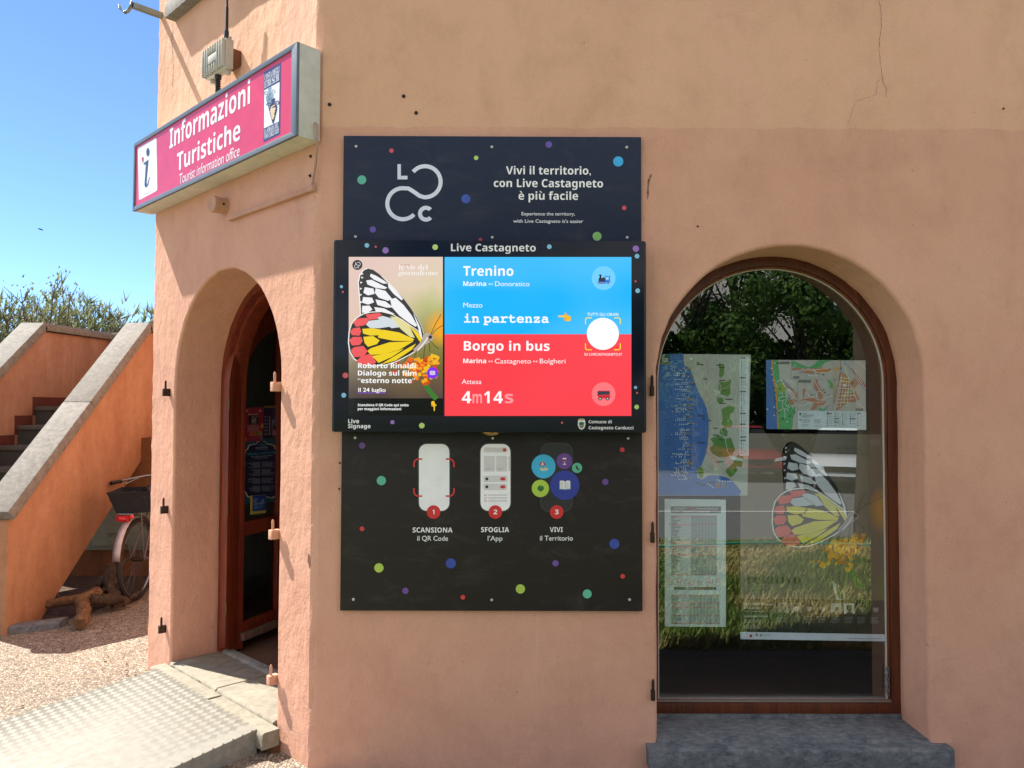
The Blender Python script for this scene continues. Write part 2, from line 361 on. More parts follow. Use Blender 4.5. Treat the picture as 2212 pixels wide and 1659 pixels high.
# ------------------------------------------------------------------ ground (setting)
gm = MB(); PEB = m_pebble()
gm.add([(-30, -1.15, 0), (3.2, -1.15, 0), (3.2, .6, 0), (-30, 40, 0), (3.2, 40, 0)], [(0, 1, 2, 4, 3)], PEB)
kind(gm.build('pavement'), 'structure')
fw_ = MB(); fw_.add([(-.62, -1.15, .004), (3.2, -1.15, .004), (3.2, .02, .004), (-.62, .02, .004)], [(0, 1, 2, 3)], m_stone('dark_asphalt', '2a2a2a', '3a3938', '4c4a47', 40, .8, .9)); kind(fw_.build('footway'), 'structure')
lm = MB(); GRASS = m_grass()
lm.add([(-30, -1.15, -.004), (40, -1.15, -.004), (40, -5.2, -.004), (-30, -5.2, -.004)], [(0, 3, 2, 1)], GRASS)
lm.add([(-30, -5.2, -.004), (40, -5.2, -.004), (40, -8.1, -.45), (-30, -8.1, -.45)], [(0, 3, 2, 1)], GRASS)
kind(lm.build('lawn'), 'structure')
gb = MB(); rnd = random.Random(77); GB = None
def m_blade():
    N = Nodes('grass_blades'); g = N.n('NewGeometry'); v = N.coord(); dry = N.noise(v, .55, 4, .6)
    c = N.ramp(g.outputs['Random Per Island'], [(0, hx('38521c')), (.4, hx('587430')), (.75, hx('748a40')), (1, hx('9c9858'))])
    c = N.mix(N.ramp(dry, [(.5, (0, 0, 0)), (.6, (.85, .85, .85))]), c, N.ramp(g.outputs['Random Per Island'], [(0, hx('a08a54')), (1, hx('d0bc86'))])); N.base(c, .8, spec=.15); return N.m
GB = m_blade()
for k in range(60000):
    y = -1.16-4.3*rnd.random(); x = rnd.uniform(-.6, 2.6-y*.75); a = rnd.uniform(0, 6.3); h_ = rnd.uniform(.02, .07)*(1+.4*math.sin(x*2.1+y*1.3)); d = rnd.uniform(.006, .014)
    gb.add([(x-d*math.cos(a), y-d*math.sin(a), -.006), (x+d*math.cos(a), y+d*math.sin(a), -.006), (x+rnd.gauss(.02, .03), y+rnd.gauss(0, .03), h_)], [(0, 1, 2)], GB)
kind(gb.build('grass'), 'stuff')['label'] = 'green and straw coloured grass of the lawn, mirrored in the window'
lb = MB()
for k in range(70):
    t = rnd.random()
    if t < .5: p = DOORW(rnd.uniform(-2.4, -.2), 0, rnd.uniform(.05, .3)**1.3) if t < .25 else Vector((rnd.uniform(-.8, 2.4), rnd.uniform(-.12, -.01), 0))
    else: p = Vector((rnd.uniform(-3.2, -1.9), rnd.uniform(.3, 2.4), 0))
    a = rnd.uniform(0, 6.3); s = rnd.uniform(.006, .02); lb.add([(p.x, p.y, .007), (p.x+s*math.cos(a), p.y+s*math.sin(a), .007+s*.5), (p.x+s*1.6*math.cos(a+.5), p.y+s*1.6*math.sin(a+.5), .008), (p.x+s*math.cos(a+1.1), p.y+s*math.sin(a+1.1), .006)], [(0, 1, 2, 3)], col(rnd.choice(['6a4e30', '8a6c44', '574632', '9a8458']), .8))
kind(lb.build('leaf_litter'), 'stuff')['label'] = 'scattered bits of dry leaf on the paving'
q = MB(); q.tube([(-3+k*.5, -4.8+.12*math.sin(k*.9)+.1*math.sin(k*.37), .05) for k in range(26)], .013, col('2aa890', .4), 6)
tag(q.build('garden_hose', smooth=60), 'teal garden hose lying across the lawn, mirrored in the window', 'hose')
rm = MB(); ASPH = m_stone('asphalt', '6a6a69', '7a7a78', '888684', 30, .5, .85)
rm.add([(-60, -8.1, -.46), (60, -8.1, -.46), (60, -21, -.46), (-60, -21, -.46)], [(0, 3, 2, 1)], ASPH)
rm.add([(-60, -11.6, -.455), (60, -11.6, -.455), (60, -11.75, -.455), (-60, -11.75, -.455)], [(0, 3, 2, 1)], col('d8d6cf', .7))
kind(rm.build('road'), 'structure')
em = MB(); em.add([(-900, -900, -.6), (900, -900, -.6), (900, 900, -.6), (-900, 900, -.6)], [(0, 1, 2, 3)], m_stone('far_ground', '5b5640', '6e6848', '7d7756', .5, .3, .95))
kind(em.build('terrain'), 'structure')
dm = MB(); DIRT = m_stone('dirt', '2e241d', '4a3a2e', '6a543f', 20, 1., .95)
dm.add([(-3.36, 2.16, .006), (-3.19, 2.70, .006), (-3.17, 3.9, .006), (-4.9, 3.9, .006), (-4.9, 2.1, .006)], [(0, 1, 2, 3, 4)], DIRT)
for k in range(60):                                     # leaf litter and chips in the bare earth
    x, y, a, s = random.uniform(-4.4, -3.25), random.uniform(2.35, 3.6), random.uniform(0, 6), random.uniform(.008, .03)
    dm.add([(x, y, .012), (x+s*math.cos(a), y+s*math.sin(a), .02), (x+s*math.cos(a+1.3)*.6, y+s*math.sin(a+1.3)*.6, .014)], [(0, 1, 2)], col(random.choice(['a08c6a', '6a4a30', 'b9ad98', '5c4a38'])))
kind(dm.build('dirt_bed'), 'structure')

# ------------------------------------------------------------------ the building
B = thing('tourist_office_building', 'salmon plastered corner building with an arched doorway and an arched shop window', 'building')
ZT, DEP = 5.1, .27
def outline(a0, a1, zs, zb, n=40, jit=0., seed=1):
    rr = (a1-a0)/2; cx = (a0+a1)/2; rnd = random.Random(seed); p = []
    for k in range(14): p.append((a0, zb+(zs-zb)*k/14))
    for k in range(n+1): t = math.pi*(1-k/n); p.append((cx+rr*math.cos(t), zs+rr*math.sin(t)))
    for k in range(13, -1, -1): p.append((a1, zb+(zs-zb)*k/14))
    if jit: p = [(x+rnd.uniform(-jit, jit), z+(rnd.uniform(-jit, jit) if z > zs else 0)) for x, z in p]
    return p
def offset(p, d, cx, zs):
    return [(cx+(x-cx)*(1+d/max(.01, math.hypot(x-cx, z-zs))), zs+(z-zs)*(1+d/max(.01, math.hypot(x-cx, z-zs)))) if z > zs else (x+(d if x > cx else -d), z) for x, z in p]
def wall_with_arch(mb, fr, A0, A1, a0, a1, zs, zb, rb, seed):
    cx = (a0+a1)/2; base = outline(a0, a1, zs, zb, 40, .0022, seed); ns = len(base); rings = []
    for k in range(5):
        t = math.pi/2*k/4; rings.append([fr(x, z, -rb*(1-math.cos(t))) for x, z in offset(base, rb*(1-math.sin(t)), cx, zs)])
    rings.append([fr(x, z, -DEP-.04) for x, z in base])
    vs = [p for r in rings for p in r]
    mb.add(vs, [(i*ns+k, i*ns+k+1, (i+1)*ns+k+1, (i+1)*ns+k) for i in range(5) for k in range(ns-1)], PLASTER)
    o = offset(base, rb, cx, zs)
    for k in range(ns-1):
        (x0, z0), (x1, z1) = o[k], o[k+1]
        if 14 <= k < ns-15: mb.add([fr(x0, z0), fr(x1, z1), fr(x1, ZT), fr(x0, ZT)], [(0, 1, 2, 3)], PLASTER)
        elif z1 > z0: mb.add([fr(A0, z0), fr(x0, z0), fr(x1, z1), fr(A0, z1)], [(0, 1, 2, 3)], PLASTER)
        else: mb.add([fr(x0, z0), fr(A1, z0), fr(A1, z1), fr(x1, z1)], [(0, 1, 2, 3)], PLASTER)
    xl, zl = o[14]; xr, zr = o[ns-15]
    z13 = o[13][1]
    mb.add([fr(A0, zl), fr(xl, zl), fr(xl, ZT), fr(A0, ZT)], [(0, 1, 2, 3)], PLASTER)
    mb.add([fr(xr, zr), fr(A1, zr), fr(A1, ZT), fr(xr, ZT)], [(0, 1, 2, 3)], PLASTER)
    for s, (x, z) in ((0, o[0]), (1, o[-1])):           # below the opening
        mb.add([fr(A0 if s == 0 else x, -.1), fr(x if s == 0 else A1, -.1), fr(x if s == 0 else A1, z), fr(A0 if s == 0 else x, z)], [(0, 1, 2, 3)], PLASTER)
    mb.add([fr(o[0][0], -.1), fr(o[-1][0], -.1), fr(o[-1][0], o[-1][1]), fr(o[0][0], o[0][1])], [(0, 1, 2, 3)], PLASTER)
WA0, WA1, WZS = .655, 1.847, 1.709                       # shop window opening
DA0, DA1, DZS = -1.50, -.30, 1.705                       # door opening
DWW = 1.845                                               # length of the diagonal wall
wb = MB(); CRN = .022
wall_with_arch(wb, WALL, -.86+CRN, 7.0, WA0, WA1, WZS, .10, .016, 3)
wall_with_arch(wb, DOORW, -DWW+CRN, -CRN, DA0, DA1, DZS, .10, .014, 5)
def corner_strip(pa, pb, pc):                            # worn, slightly wavering rounded arris
    rnd = random.Random(11); nz = 90; rows = []
    for k in range(nz+1):
        z = -.1+(ZT+.1)*k/nz; j = rnd.uniform(0, .005) + (.006 if rnd.random() < .08 else 0)
        a, b, c = Vector(pa), Vector(pb), Vector(pc); row = []
        for i in range(7):
            t = i/6; p = a*(1-t)**2+b*(2*t*(1-t))+c*t*t; cen = (a+c)/2-(b-(a+c)/2)*.6
            if 0 < i < 6: p = p+(cen-p).normalized()*j
            row.append((p.x, p.y, z))
        rows += row
    wb.add(rows, [(k*7+i, k*7+i+1, k*7+8+i, k*7+7+i) for k in range(nz) for i in range(6)], PLASTER)
corner_strip(DOORW(-CRN, 0), (-.86, 0, 0), (-.86+CRN, 0, 0))
LE = DOORW(-DWW, 0); corner_strip((LE.x, LE.y+CRN, 0), LE, DOORW(-DWW+CRN, 0))
bk = [(LE.x, LE.y+CRN), (LE.x, 9.), (7., 9.), (7., 0.)]
for (x0, y0), (x1, y1) in zip(bk, bk[1:]): wb.add([(x0, y0, -.1), (x1, y1, -.1), (x1, y1, ZT), (x0, y0, ZT)], [(0, 1, 2, 3)], PLASTER)
wb.add([(LE.x, LE.y, ZT), (LE.x, 9, ZT), (7, 9, ZT), (7, 0, ZT), (-.86, 0, ZT)], [(0, 1, 2, 3, 4)], PLASTER)
wall = wb.build('wall', B)
ib = MB()                                                # dim room seen through the openings
ROOM = [DOORW(-1.76, 0, -.29), DOORW(-.03, 0, -.29), Vector((6.9, .29, 0)), Vector((6.9, 5.4, 0)), Vector((-2.08, 5.4, 0))]
ib.add([(p.x, p.y, .115) for p in ROOM], [(0, 1, 2, 3, 4)], TILE)
ib.build('interior_floor', B)
ib = MB(); ib.add([(-2.09, 5.4, .1), (6.9, 5.4, .1), (6.9, 5.4, 3.1), (-2.09, 5.4, 3.1)], [(0, 1, 2, 3)], INWALL)
ib.add([(-2.08, 1.3, .1), (-2.08, 5.4, .1), (-2.08, 5.4, 3.1), (-2.08, 1.3, 3.1)], [(0, 1, 2, 3)], INWALL)
ib.add([(6.9, .1, .1), (6.9, 5.4, .1), (6.9, 5.4, 3.1), (6.9, .1, 3.1)], [(0, 1, 2, 3)], INWALL)
ib.add([(p.x, p.y, 3.1) for p in ROOM], [(0, 1, 2, 3, 4)], INWALL)
ib.add([(.2, .7, .1), (.2, 2.6, .1), (.2, 2.6, 3.1), (.2, .7, 3.1)], [(0, 1, 2, 3)], INWALL)
ib.build('interior_wall', B)
ib = MB(); ib.box(WORLD, .35, 6.0, 2.9, 3.3, .116, 2.2, col('2a2a2c', .6)); ib.box(WORLD, .5, 3.2, 1.2, 1.9, .116, .82, col('33302d', .5)); ib.build('counter', B, .01)
ib = MB()
for k in range(3): ib.box(WORLD, -1.75+k*.55, -1.28+k*.55, 5.36, 5.38, 1.5, 2.5, col('23211f', .4))
ib.build('picture_frame', B)

# wooden frames follow the arches
def arch_ring(mb, fr, a0, a1, zs, zb, w0, w1, c0, c1, m):
    cx = (a0+a1)/2; base = outline(a0, a1, zs, zb); n = len(base); L = []
    for d, c in ((-w0, c0), (-w1, c0), (-w1, c1), (-w0, c1)): L.append([fr(x, z, c) for x, z in offset(base, d, cx, zs)])
    mb.add([p for r in L for p in r], [((i % 4)*n+k, (i % 4)*n+k+1, ((i+1) % 4)*n+k+1, ((i+1) % 4)*n+k) for i in range(4) for k in range(n-1)], m)
win = MB(); arch_ring(win, WALL, WA0, WA1, WZS, .165, -.01, .042, -.30, -.245, WOODFR)
arch_ring(win, WALL, WA0, WA1, WZS, .165, .042, .054, -.30, -.256, m_wood('frame_bead', '6a3218', '94532c'))
win.box(WALL, WA0-.01, WA1+.01, .148, .196, -.30, -.243, WOODFR)
win.box(WALL, WA0+.02, WA1-.02, .196, .212, -.30, -.25, m_metal('weathered_bead', '8a8078', .6, .2))
wp = win.build('window', B, .003)
pn = MB(); arc = offset(outline(WA0, WA1, WZS, .21), -.05, (WA0+WA1)/2, WZS)
pn.poly(WALL, arc, -.272, GLASS); pn.build('window_pane', wp)
bd = MB(); arch_ring(bd, WALL, WA0, WA1, WZS, .21, .0535, .0585, -.271, -.262, m_metal('sealant', 'cfcabd', .5, .2)); bd.build('glazing_bead', wp)
dfm = MB(); arch_ring(dfm, DOORW, DA0, DA1, DZS, .13, -.01, .045, -.345, -.275, WOODRED); arch_ring(dfm, DOORW, DA0, DA1, DZS, .13, .045, .075, -.40, -.31, WOODRED)
dfr = dfm.build('door_frame', B, .003)
# open left leaf of the door
LA = R(69); LD = Vector((math.cos(LA), math.sin(LA), 0)); LO = DOORW(-1.40, 0, -.33) - LD*.07
LEAF = Frame(LO, LD, (0, 0, 1), (LD.y, -LD.x, 0)); LW = .56
def leaf_poly(w0, w1, zb, zt, n=16):                     # leaf with a quarter arch top
    r = LW-w0; return [(w1, zb)] + [(w1, zt)]
lf = MB(); SP = 1.68
def quarter(r0, r1, c0, c1, m, n=22):
    P = []
    for r in (r0, r1): P.append([(LW-r*math.cos(R(90)*k/n), SP+r*math.sin(R(90)*k/n)) for k in range(n+1)])
    vs = [LEAF(a, b, c) for c in (c0, c1) for q in P for a, b in q]; N1 = n+1
    fs = []
    for k in range(n): fs += [(k, k+1, N1+k+1, N1+k), (2*N1+k, 3*N1+k, 3*N1+k+1, 2*N1+k+1), (k, 2*N1+k, 2*N1+k+1, k+1), (N1+k, N1+k+1, 3*N1+k+1, 3*N1+k)]
    lf.add(vs, fs, m)
quarter(LW, LW-.075, -.045, 0, WOODRED); quarter(LW-.075, LW-.14, -.04, -.008, WOODRED)
lf.box(LEAF, 0, .075, .17, SP, -.045, 0, WOODRED); lf.box(LEAF, .075, .14, .17, SP, -.04, -.008, WOODRED)
lf.box(LEAF, LW-.09, LW, .17, SP+LW-.08, -.045, 0, WOODRED)
lf.box(LEAF, .14, LW-.09, .17, .285, -.04, -.004, WOODRED); lf.box(LEAF, .14, LW-.09, .80, .885, -.04, -.004, WOODRED)
leaf = lf.build('door', B, .004)
q = MB(); q.prism(LEAF, [(.13, .18), (LW-.1, .18), (LW-.1, .225), (.13, .225)], -.003, .028, m_wood('weathered_drip', '6a5548', '8a7466')); q.build('drip_rail', leaf, .004)
q = MB(); n = 20; q.poly(LEAF, [(.138, .28), (LW-.088, .28)] + [(LW-.088, SP+LW-.15)] + [(LW-(LW-.138)*math.cos(R(90)*k/n), SP+(LW-.138)*math.sin(R(90)*k/n)) for k in range(n-4, -1, -1)], -.03, LEAFGLASS); q.build('door_pane', leaf)
for z in (1.60, .98, .40):
    q = MB(); q.tube([LEAF(-.004, z-.035, .004), LEAF(-.004, z+.035, .004)], .006, m_metal('old_brass', '7d6440', .45)); q.build('door_hinge', leaf, smooth=40)
# stones of the doorway, the shop window and the upper sill
def rough_slab(mb, fr, a0, a1, c0, c1, z0, z1, m, seed=1, n=26, jit=.004):   # slab with worn edges: a along, c out of the wall, z up
    rnd = random.Random(seed); vs, fs = [], []; P = []
    for k in range(n+1):
        a = a0+(a1-a0)*k/n; j = lambda: rnd.uniform(-jit, jit)
        P += [fr(a, z0, c0), fr(a, z1, c0), fr(a, z1+j()*.3, c1-.014+j()), fr(a, z1-.006+j()*.5, c1-.004+j()), fr(a, z1-.016+j(), c1+j()), fr(a, z0, c1+j())]
    for k in range(n):
        for i in range(6): fs.append((k*6+i, k*6+(i+1) % 6, k*6+6+(i+1) % 6, k*6+6+i))
    fs += [(5, 4, 3, 2, 1, 0), tuple(range(n*6, n*6+6))]
    mb.add(P, fs, m)
q = MB(); rough_slab(q, DOORW, -1.49, -.905, -.30, .012, .02, .126, STEPST, 1); rough_slab(q, DOORW, -.897, -.31, -.30, .012, .02, .124, STEPST, 2)
rough_slab(q, DOORW, -1.54, -.83, .014, .10, .035, .112, STEPST, 3); rough_slab(q, DOORW, -.815, -.245, .014, .10, .035, .110, STEPST, 4)
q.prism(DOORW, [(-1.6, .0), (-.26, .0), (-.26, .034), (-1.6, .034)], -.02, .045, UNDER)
q.build('doorstep', B, smooth=50, recalc=True)
q = MB(); rough_slab(q, DOORW, -1.50, -.86, -.335, -.285, .10, .142, m_stone('threshold_stone', '6a665f', '87837a', '9b968c', 18), 5); q.build('threshold', B, smooth=50, recalc=True)
q = MB(); rough_slab(q, WALL, WA0-.002, WA1+.002, -.245, .004, .02, .128, SILLST, 6, 40, .003); q.box(WALL, WA0, WA1, .128, .148, -.30, -.236, SILLST)
rough_slab(q, WALL, .605, 1.27, -.01, .064, .034, .116, SILLST, 7); rough_slab(q, WALL, 1.272, 1.922, -.01, .064, .034, .116, SILLST, 8)
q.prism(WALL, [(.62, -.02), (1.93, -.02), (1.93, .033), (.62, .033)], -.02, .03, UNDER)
q.build('window_sill', B, smooth=50, recalc=True)
q = MB(); rough_slab(q, DOORW, -1.585, -.20, -.05, .062, 3.87, 3.965, COPING, 9, 30, .002); q.build('upper_sill', B, smooth=50, recalc=True)
q = MB(); q.box(DOORW, -1.5, -.3, 3.966, 5.0, -.04, .004, col('5a3a28', .5)); q.build('upper_shutter', B)
# shutter pintles beside both openings
def pintle(fr, a, z, m1, wd, out):
    q = MB(); q.box(fr, a-wd/2, a+wd/2, z-.022, z+.022, -.01, out, m1); q.tube([fr(a, z+.02, out*.62), fr(a, z+.062, out*.62), fr(a, z+.07, out*.62)], [.0065, .0065, .003], BRASS if m1 is PLASTER else DARKST)
    q.build('hinge_pin', B, .002)
for z in (1.675, .985, .315): pintle(DOORW, -.312, z, PLASTER, .030, .038)
for z in (1.665, .985, .30): pintle(DOORW, -1.572, z, DARKST, .02, .04)
for z in (1.655, 1.01, .325): pintle(WALL, .634, z, DARKST, .017, .02)
# anchors, cracks and chips left in the plaster
def crack(fr, view, pts, wd, name='crack', h='6a4a3c'):
    A = Art(fr, .0006); A.view(view); rnd = random.Random(len(pts)); P = []
    for (x0, y0), (x1, y1) in zip(pts, pts[1:]):
        k = max(2, int(math.hypot(x1-x0, y1-y0)/4)); P += [(x0+(x1-x0)*i/k+rnd.uniform(-.9, .9), y0+(y1-y0)*i/k+rnd.uniform(-.9, .9)) for i in range(k)]
    P.append(pts[-1])
    for i in range(len(P)-1): A.line(P[i:i+2], wd*rnd.uniform(.4, 1.2), h)
    return A.build(name, B)
crack(WALL, 'D', [(1899, 0), (1903, 25), (1904, 60), (1899, 90), (1901, 130), (1905, 160), (1907, 175), (1915, 195), (1914, 212)], .8)
crack(WALL, 'D', [(1905, 166), (1894, 180), (1892, 205)], .6); crack(WALL, 'D', [(1890, 206), (1850, 218), (1840, 240), (1832, 268)], .5)
crack(DOORW, 'D', [(374, 50), (371, 90), (375, 150), (372, 190)], .6)
crack(WALL, 'D', [(1407, 376), (1400, 395), (1399, 430)], 4, 'plaster_stain', 'a9816e')
def anchor(fr, px, py, r=.008):
    a, b = fr.hit(px, py); q = MB(); q.lathe(fr, a, b, [(r, -.002), (r, .004), (r*.55, .006)], DARKST, 14); q.lathe(fr, a, b, [(r*.5, .002), (r*.45, .011)], BLACKP, 10); q.build('wall_anchor', B, smooth=30)
for x, y in ((872, 208), (899, 244), (712, 226)): anchor(WALL, x, y)
for x, y in ((672, 338), (671, 380)): anchor(DOORW, x, y, .007)
for x, y in ((2167, 235), (1507, 489), (734, 1000), (733, 1056)): anchor(WALL, x, y, .004)
q = MB(); a, b = DOORW.hit(668, 1210); rnd = random.Random(4)
q.poly(DOORW, [(a+.013*math.cos(k*.7)*rnd.uniform(.6, 1.3), b+.032*math.sin(k*.7)*rnd.uniform(.6, 1.2)) for k in range(9)], .0008, col('7d5848', .9)); q.build('plaster_chip', B)
# ------------------------------------------------------------------ lit sign box over the door
S0, S1, SZ0, SZ1, SD = -1.872, .02, 2.762, 3.176, .12
S = thing('sign_box', 'long raspberry red information sign box over the arched doorway', 'sign', DOORW(-.9, SZ0, 0))
q = MB(); CASE = m_stucco('sign_casing', 'cbc7ba', 'd6d2c6', 'dedacd', False)
q.box(DOORW, S0, S1, SZ0, SZ1, .002, SD-.012, CASE); q.build('casing', S, .002)
fm_ = m_metal('sign_frame_metal', '70787d', .4, .4); q = MB(); t = .024
q.prism(DOORW, [(S0, SZ0), (S1, SZ0), (S1-.045, SZ0+t), (S0+t, SZ0+t)], SD-.014, SD+.001, fm_); q.prism(DOORW, [(S0, SZ1), (S0+t, SZ1-t), (S1-.045, SZ1-t), (S1, SZ1)], SD-.014, SD+.001, fm_)
q.prism(DOORW, [(S0, SZ0), (S0+t, SZ0+t), (S0+t, SZ1-t), (S0, SZ1)], SD-.014, SD+.001, fm_); q.prism(DOORW, [(S1, SZ0), (S1, SZ1), (S1-.045, SZ1-t), (S1-.045, SZ0+t)], SD-.014, SD+.001, fm_)
q.build('frame', S, .002)
A = Art(DOORW, SD-.005, rough=.3); RED = 'dc4060'
A.poly(DOORW, [(S0+.02, SZ0+.02), (S1-.02, SZ0+.02), (S1-.02, SZ1-.02), (S0+.02, SZ1-.02)], SD-.005, col(RED, .3))
A.view('SG'); c4 = [(181, 298), (193, 888), (402, 776), (392, 178)]
def rquad(A, p, r, h, L):                               # four sided plate with rounded corners (pixel corners, metres radius)
    P = [Vector(A.pt(*x)) for x in p]; o = []
    for i in range(4):
        a, b, c = P[i-1], P[i], P[(i+1) % 4]; d0 = (a-b).normalized()*r; d1 = (c-b).normalized()*r
        o += [b+d0*(1-k/5)**2+d1*(k/5)**2 for k in range(6)]
    A.poly(A.fr, [tuple(x) for x in o], A.c+L*.0004, A.m(h))
rquad(A, c4, .016, 'eef0f2', 1)
A.disc(296, 343, 19, '3c4554', 2, 48)
A.pl([(247, 468), (303, 425), (281, 690), (287, 712), (312, 620), (318, 622), (300, 715), (277, 742), (262, 735), (256, 712), (272, 478), (250, 486)], '3c4554', 2)
A.pl([(222, 395), (232, 404), (246, 396), (250, 430), (240, 470), (230, 440)], 'b92a4e', 2)
A.text('visittuscany', 247, 342, 832, 14, 'c9718c', y1=790)
A.view('Z1')
A.text('Informazioni', 401, 985, 1074, 142, 'f6f5f5', 'B', 2, 0, y1=757)
A.text('Turistiche', 455, 914, 1233, 128, 'f6f5f5', 'B', 2, 0, y1=1025)
A.text('Tourist information office', 470, 908, 1338, 72, 'f4f2f3', 'R', 2, 0, y1=1132, shear=.12)
A.view('LG')
A.pl([(182, 298), (173, 1570), (477, 1418), (492, 120)], '3c4674', 1); A.pl([(190, 626), (183, 1318), (455, 1192), (467, 474)], 'eef0f4', 2)
A.text('COSTA DEGLI', 197, 466, 447, 105, 'eef0f4', 'S', 3, y1=300); A.text('ETRUSCHI', 193, 460, 588, 120, 'eef0f4', 'S', 3, y1=444)
A.text('LA STRADA DEL', 188, 450, 1418, 80, 'eef0f4', 'S', 3, y1=1296); A.text("VINO E DELL'OLIO", 190, 455, 1520, 88, 'eef0f4', 'S', 3, y1=1392)
def amphora(A, x, y, k, h, L):
    A.pl([(x-36*k, y), (x+40*k, y-30*k), (x+30*k, y+70*k), (x+78*k, y+120*k), (x+75*k, y+200*k), (x+10*k, y+455*k), (x-10*k, y+460*k), (x-70*k, y+240*k), (x-85*k, y+180*k), (x-30*k, y+95*k)], h, L)
    for sx, ox in ((-1, -72), (1, 80)): A.arc(x+ox*k, y+(95 if sx < 0 else 60)*k, 30*k, 0, 360, 16*k, h, L+.5, 16)
amphora(A, 290, 590, .9, '8fa5b4', 3); amphora(A, 352, 790, .95, '3d3757', 4)
for x, y in ((270, 740), (300, 770), (265, 800), (240, 870), (300, 690)): A.line([(x-14, y+22), (x+16, y-18)], 12, '4d6272', 4)
A.line([(318, 940), (350, 915), (385, 895)], 20, 'e6cda2', 6)
for x, y in ((325, 975), (350, 970), (382, 960), (318, 1010), (345, 1015), (372, 1010), (330, 1050), (358, 1055), (340, 1090), (362, 1090), (348, 1130)): A.disc(x, y, 21, 'e6cda2', 6+random.random()*.4, 26, 12)
A.build('face', S)
for b_ in (SZ0+.05, SZ0+.35):
    pass
# ------------------------------------------------------------------ small gear on the diagonal wall
def apx(x, y, c): return DOORW.hit(427.9+x*.09264, 65.8+y*.09264, c)
P_ = thing('wireless_access_point', 'ribbed pale grey antenna box on a rusty plate above the red sign', 'access point', DOORW(-1.05, 3.36, 0))
GREYAL = m_metal('cast_aluminium', 'b9b7ad', .55, .2)
a0, z1 = apx(80, 470, .11)[0], apx(430, 210, .11)[1]; a1 = apx(545, 250, .11)[0]; z0 = apx(430, 880, .11)[1]
q = MB(); q.box(DOORW, a0, a1, z0, z1, .045, .088, GREYAL)
for k in range(9):
    a = a0+.004+(a1-a0-.012)*k/8.; half = 2 < k < 6
    for s0, s1 in (((z0+.0, z0+(z1-z0)*.34), (z0+(z1-z0)*.66, z1)) if half else ((z0, z1),)): q.box(DOORW, a-.005, a+.005, s0+.004, s1-.004, .088, .108, GREYAL)
q.box(DOORW, a0+(a1-a0)*.28, a0+(a1-a0)*.72, z0+(z1-z0)*.36, z0+(z1-z0)*.64, .088, .106, GREYAL)
for a in (a0+.03, a1-.03):
    for z in (z0-.012, z1+.012): q.box(DOORW, a-.012, a+.012, z-.012, z+.012, .046, .07, GREYAL)
q.build('housing', P_, .004)
q = MB(); am = (a0+a1)/2; q.box(DOORW, a1-.10, a1-.005, z0+.03, z1-.04, .0, .046, RUST); q.build('mounting_plate', P_, .004)
q = MB(); q.tube([DOORW(a1-.03, z1-.01, .07), DOORW(a1-.03, z1+.045, .07), DOORW(a1-.029, z1+.055, .07), DOORW(a1-.028, z1+.17, .071), DOORW(a1-.027, z1+.175, .071), DOORW(a1-.024, z1+.30, .074)], [.0125, .0125, .0085, .0085, .006, .005], BLACKP, 10); q.build('antenna', P_, smooth=40)
q = MB(); q.tube([DOORW(a0+.09, z1-.01, .06), DOORW(a0+.09, z1+.035, .06)], .008, BLACKP); q.build('antenna_socket', P_, smooth=40)
q = MB(); ac = a0+.105; pts, rr = [], []
for k in range(21): pts.append(DOORW(ac, z0+.012-.012*k*.52, .066)); rr.append(.017 if k < 6 else (.015 if k % 2 else .0105))
q.tube(pts, rr, BLACKP, 12); q.tube([pts[-1], DOORW(ac+.002, z0-.2, .066)], .006, BLACKP); q.build('cable_gland', P_, smooth=30)
# bracket arm with a hook
ba, bz = DOORW.hit(349.5, 34); H_ = thing('flag_bracket', 'thin steel arm with a curled hook high on the left edge of the building', 'bracket', DOORW(ba, bz))
q = MB(); q.box(DOORW, ba-.016, ba+.016, bz-.016, bz+.016, -.005, .17, m_metal('galvanised', '9aa49c', .45, .6)); q.build('arm', H_, .003)
q = MB(); cpts = [(0, .0), (-.015, -.03), (-.035, -.055), (-.065, -.062), (-.09, -.045), (-.10, -.015)]
vs = [];
for u, v in cpts: vs += [DOORW(ba+.01+u*.75, bz+.012+v, .165-u*.5), DOORW(ba+.02+u*.75, bz+.012+v+.004, .185-u*.5)]
q.add(vs, [(2*i, 2*i+1, 2*i+3, 2*i+2) for i in range(5)], STEEL); o = q.build('hook', H_, smooth=80); md = o.modifiers.new('thick', 'SOLIDIFY'); md.thickness = .003
# junction box, trunking, cable
ja, jz = DOORW.hit(487, 446); q = MB(); PL2 = PLASTER
q.lathe(DOORW, ja, jz, [(.046, -.002), (.046, .004), (.042, .006), (.042, .05), (.044, .052), (.044, .072), (.041, .075)], m_stucco('painted_plastic', 'bd8f78', 'c69a82', 'cba089', False), 28)
q.tube([DOORW(ja+.03, jz+.0, .03), DOORW(ja+.046, jz, .03)], .006, BLACKP)
tag(q.build('junction_box', smooth=35), 'round painted junction box on the wall under the red sign', 'junction box')
q = MB(); k0, kz0 = DOORW.hit(491, 472, .02); k1, kz1 = DOORW.hit(675, 405, .02)
q.prism(DOORW, [(k0, kz0-.012), (k1, kz1-.012), (k1, kz1+.012), (k0, kz0+.012)], .001, .022, m_stucco('painted_trunking', 'c08f78', 'c99a82', 'd0a38b', False))
tag(q.build('cable_trunking', bevel=.002), 'thin painted cable trunking running below the red sign', 'trunking')
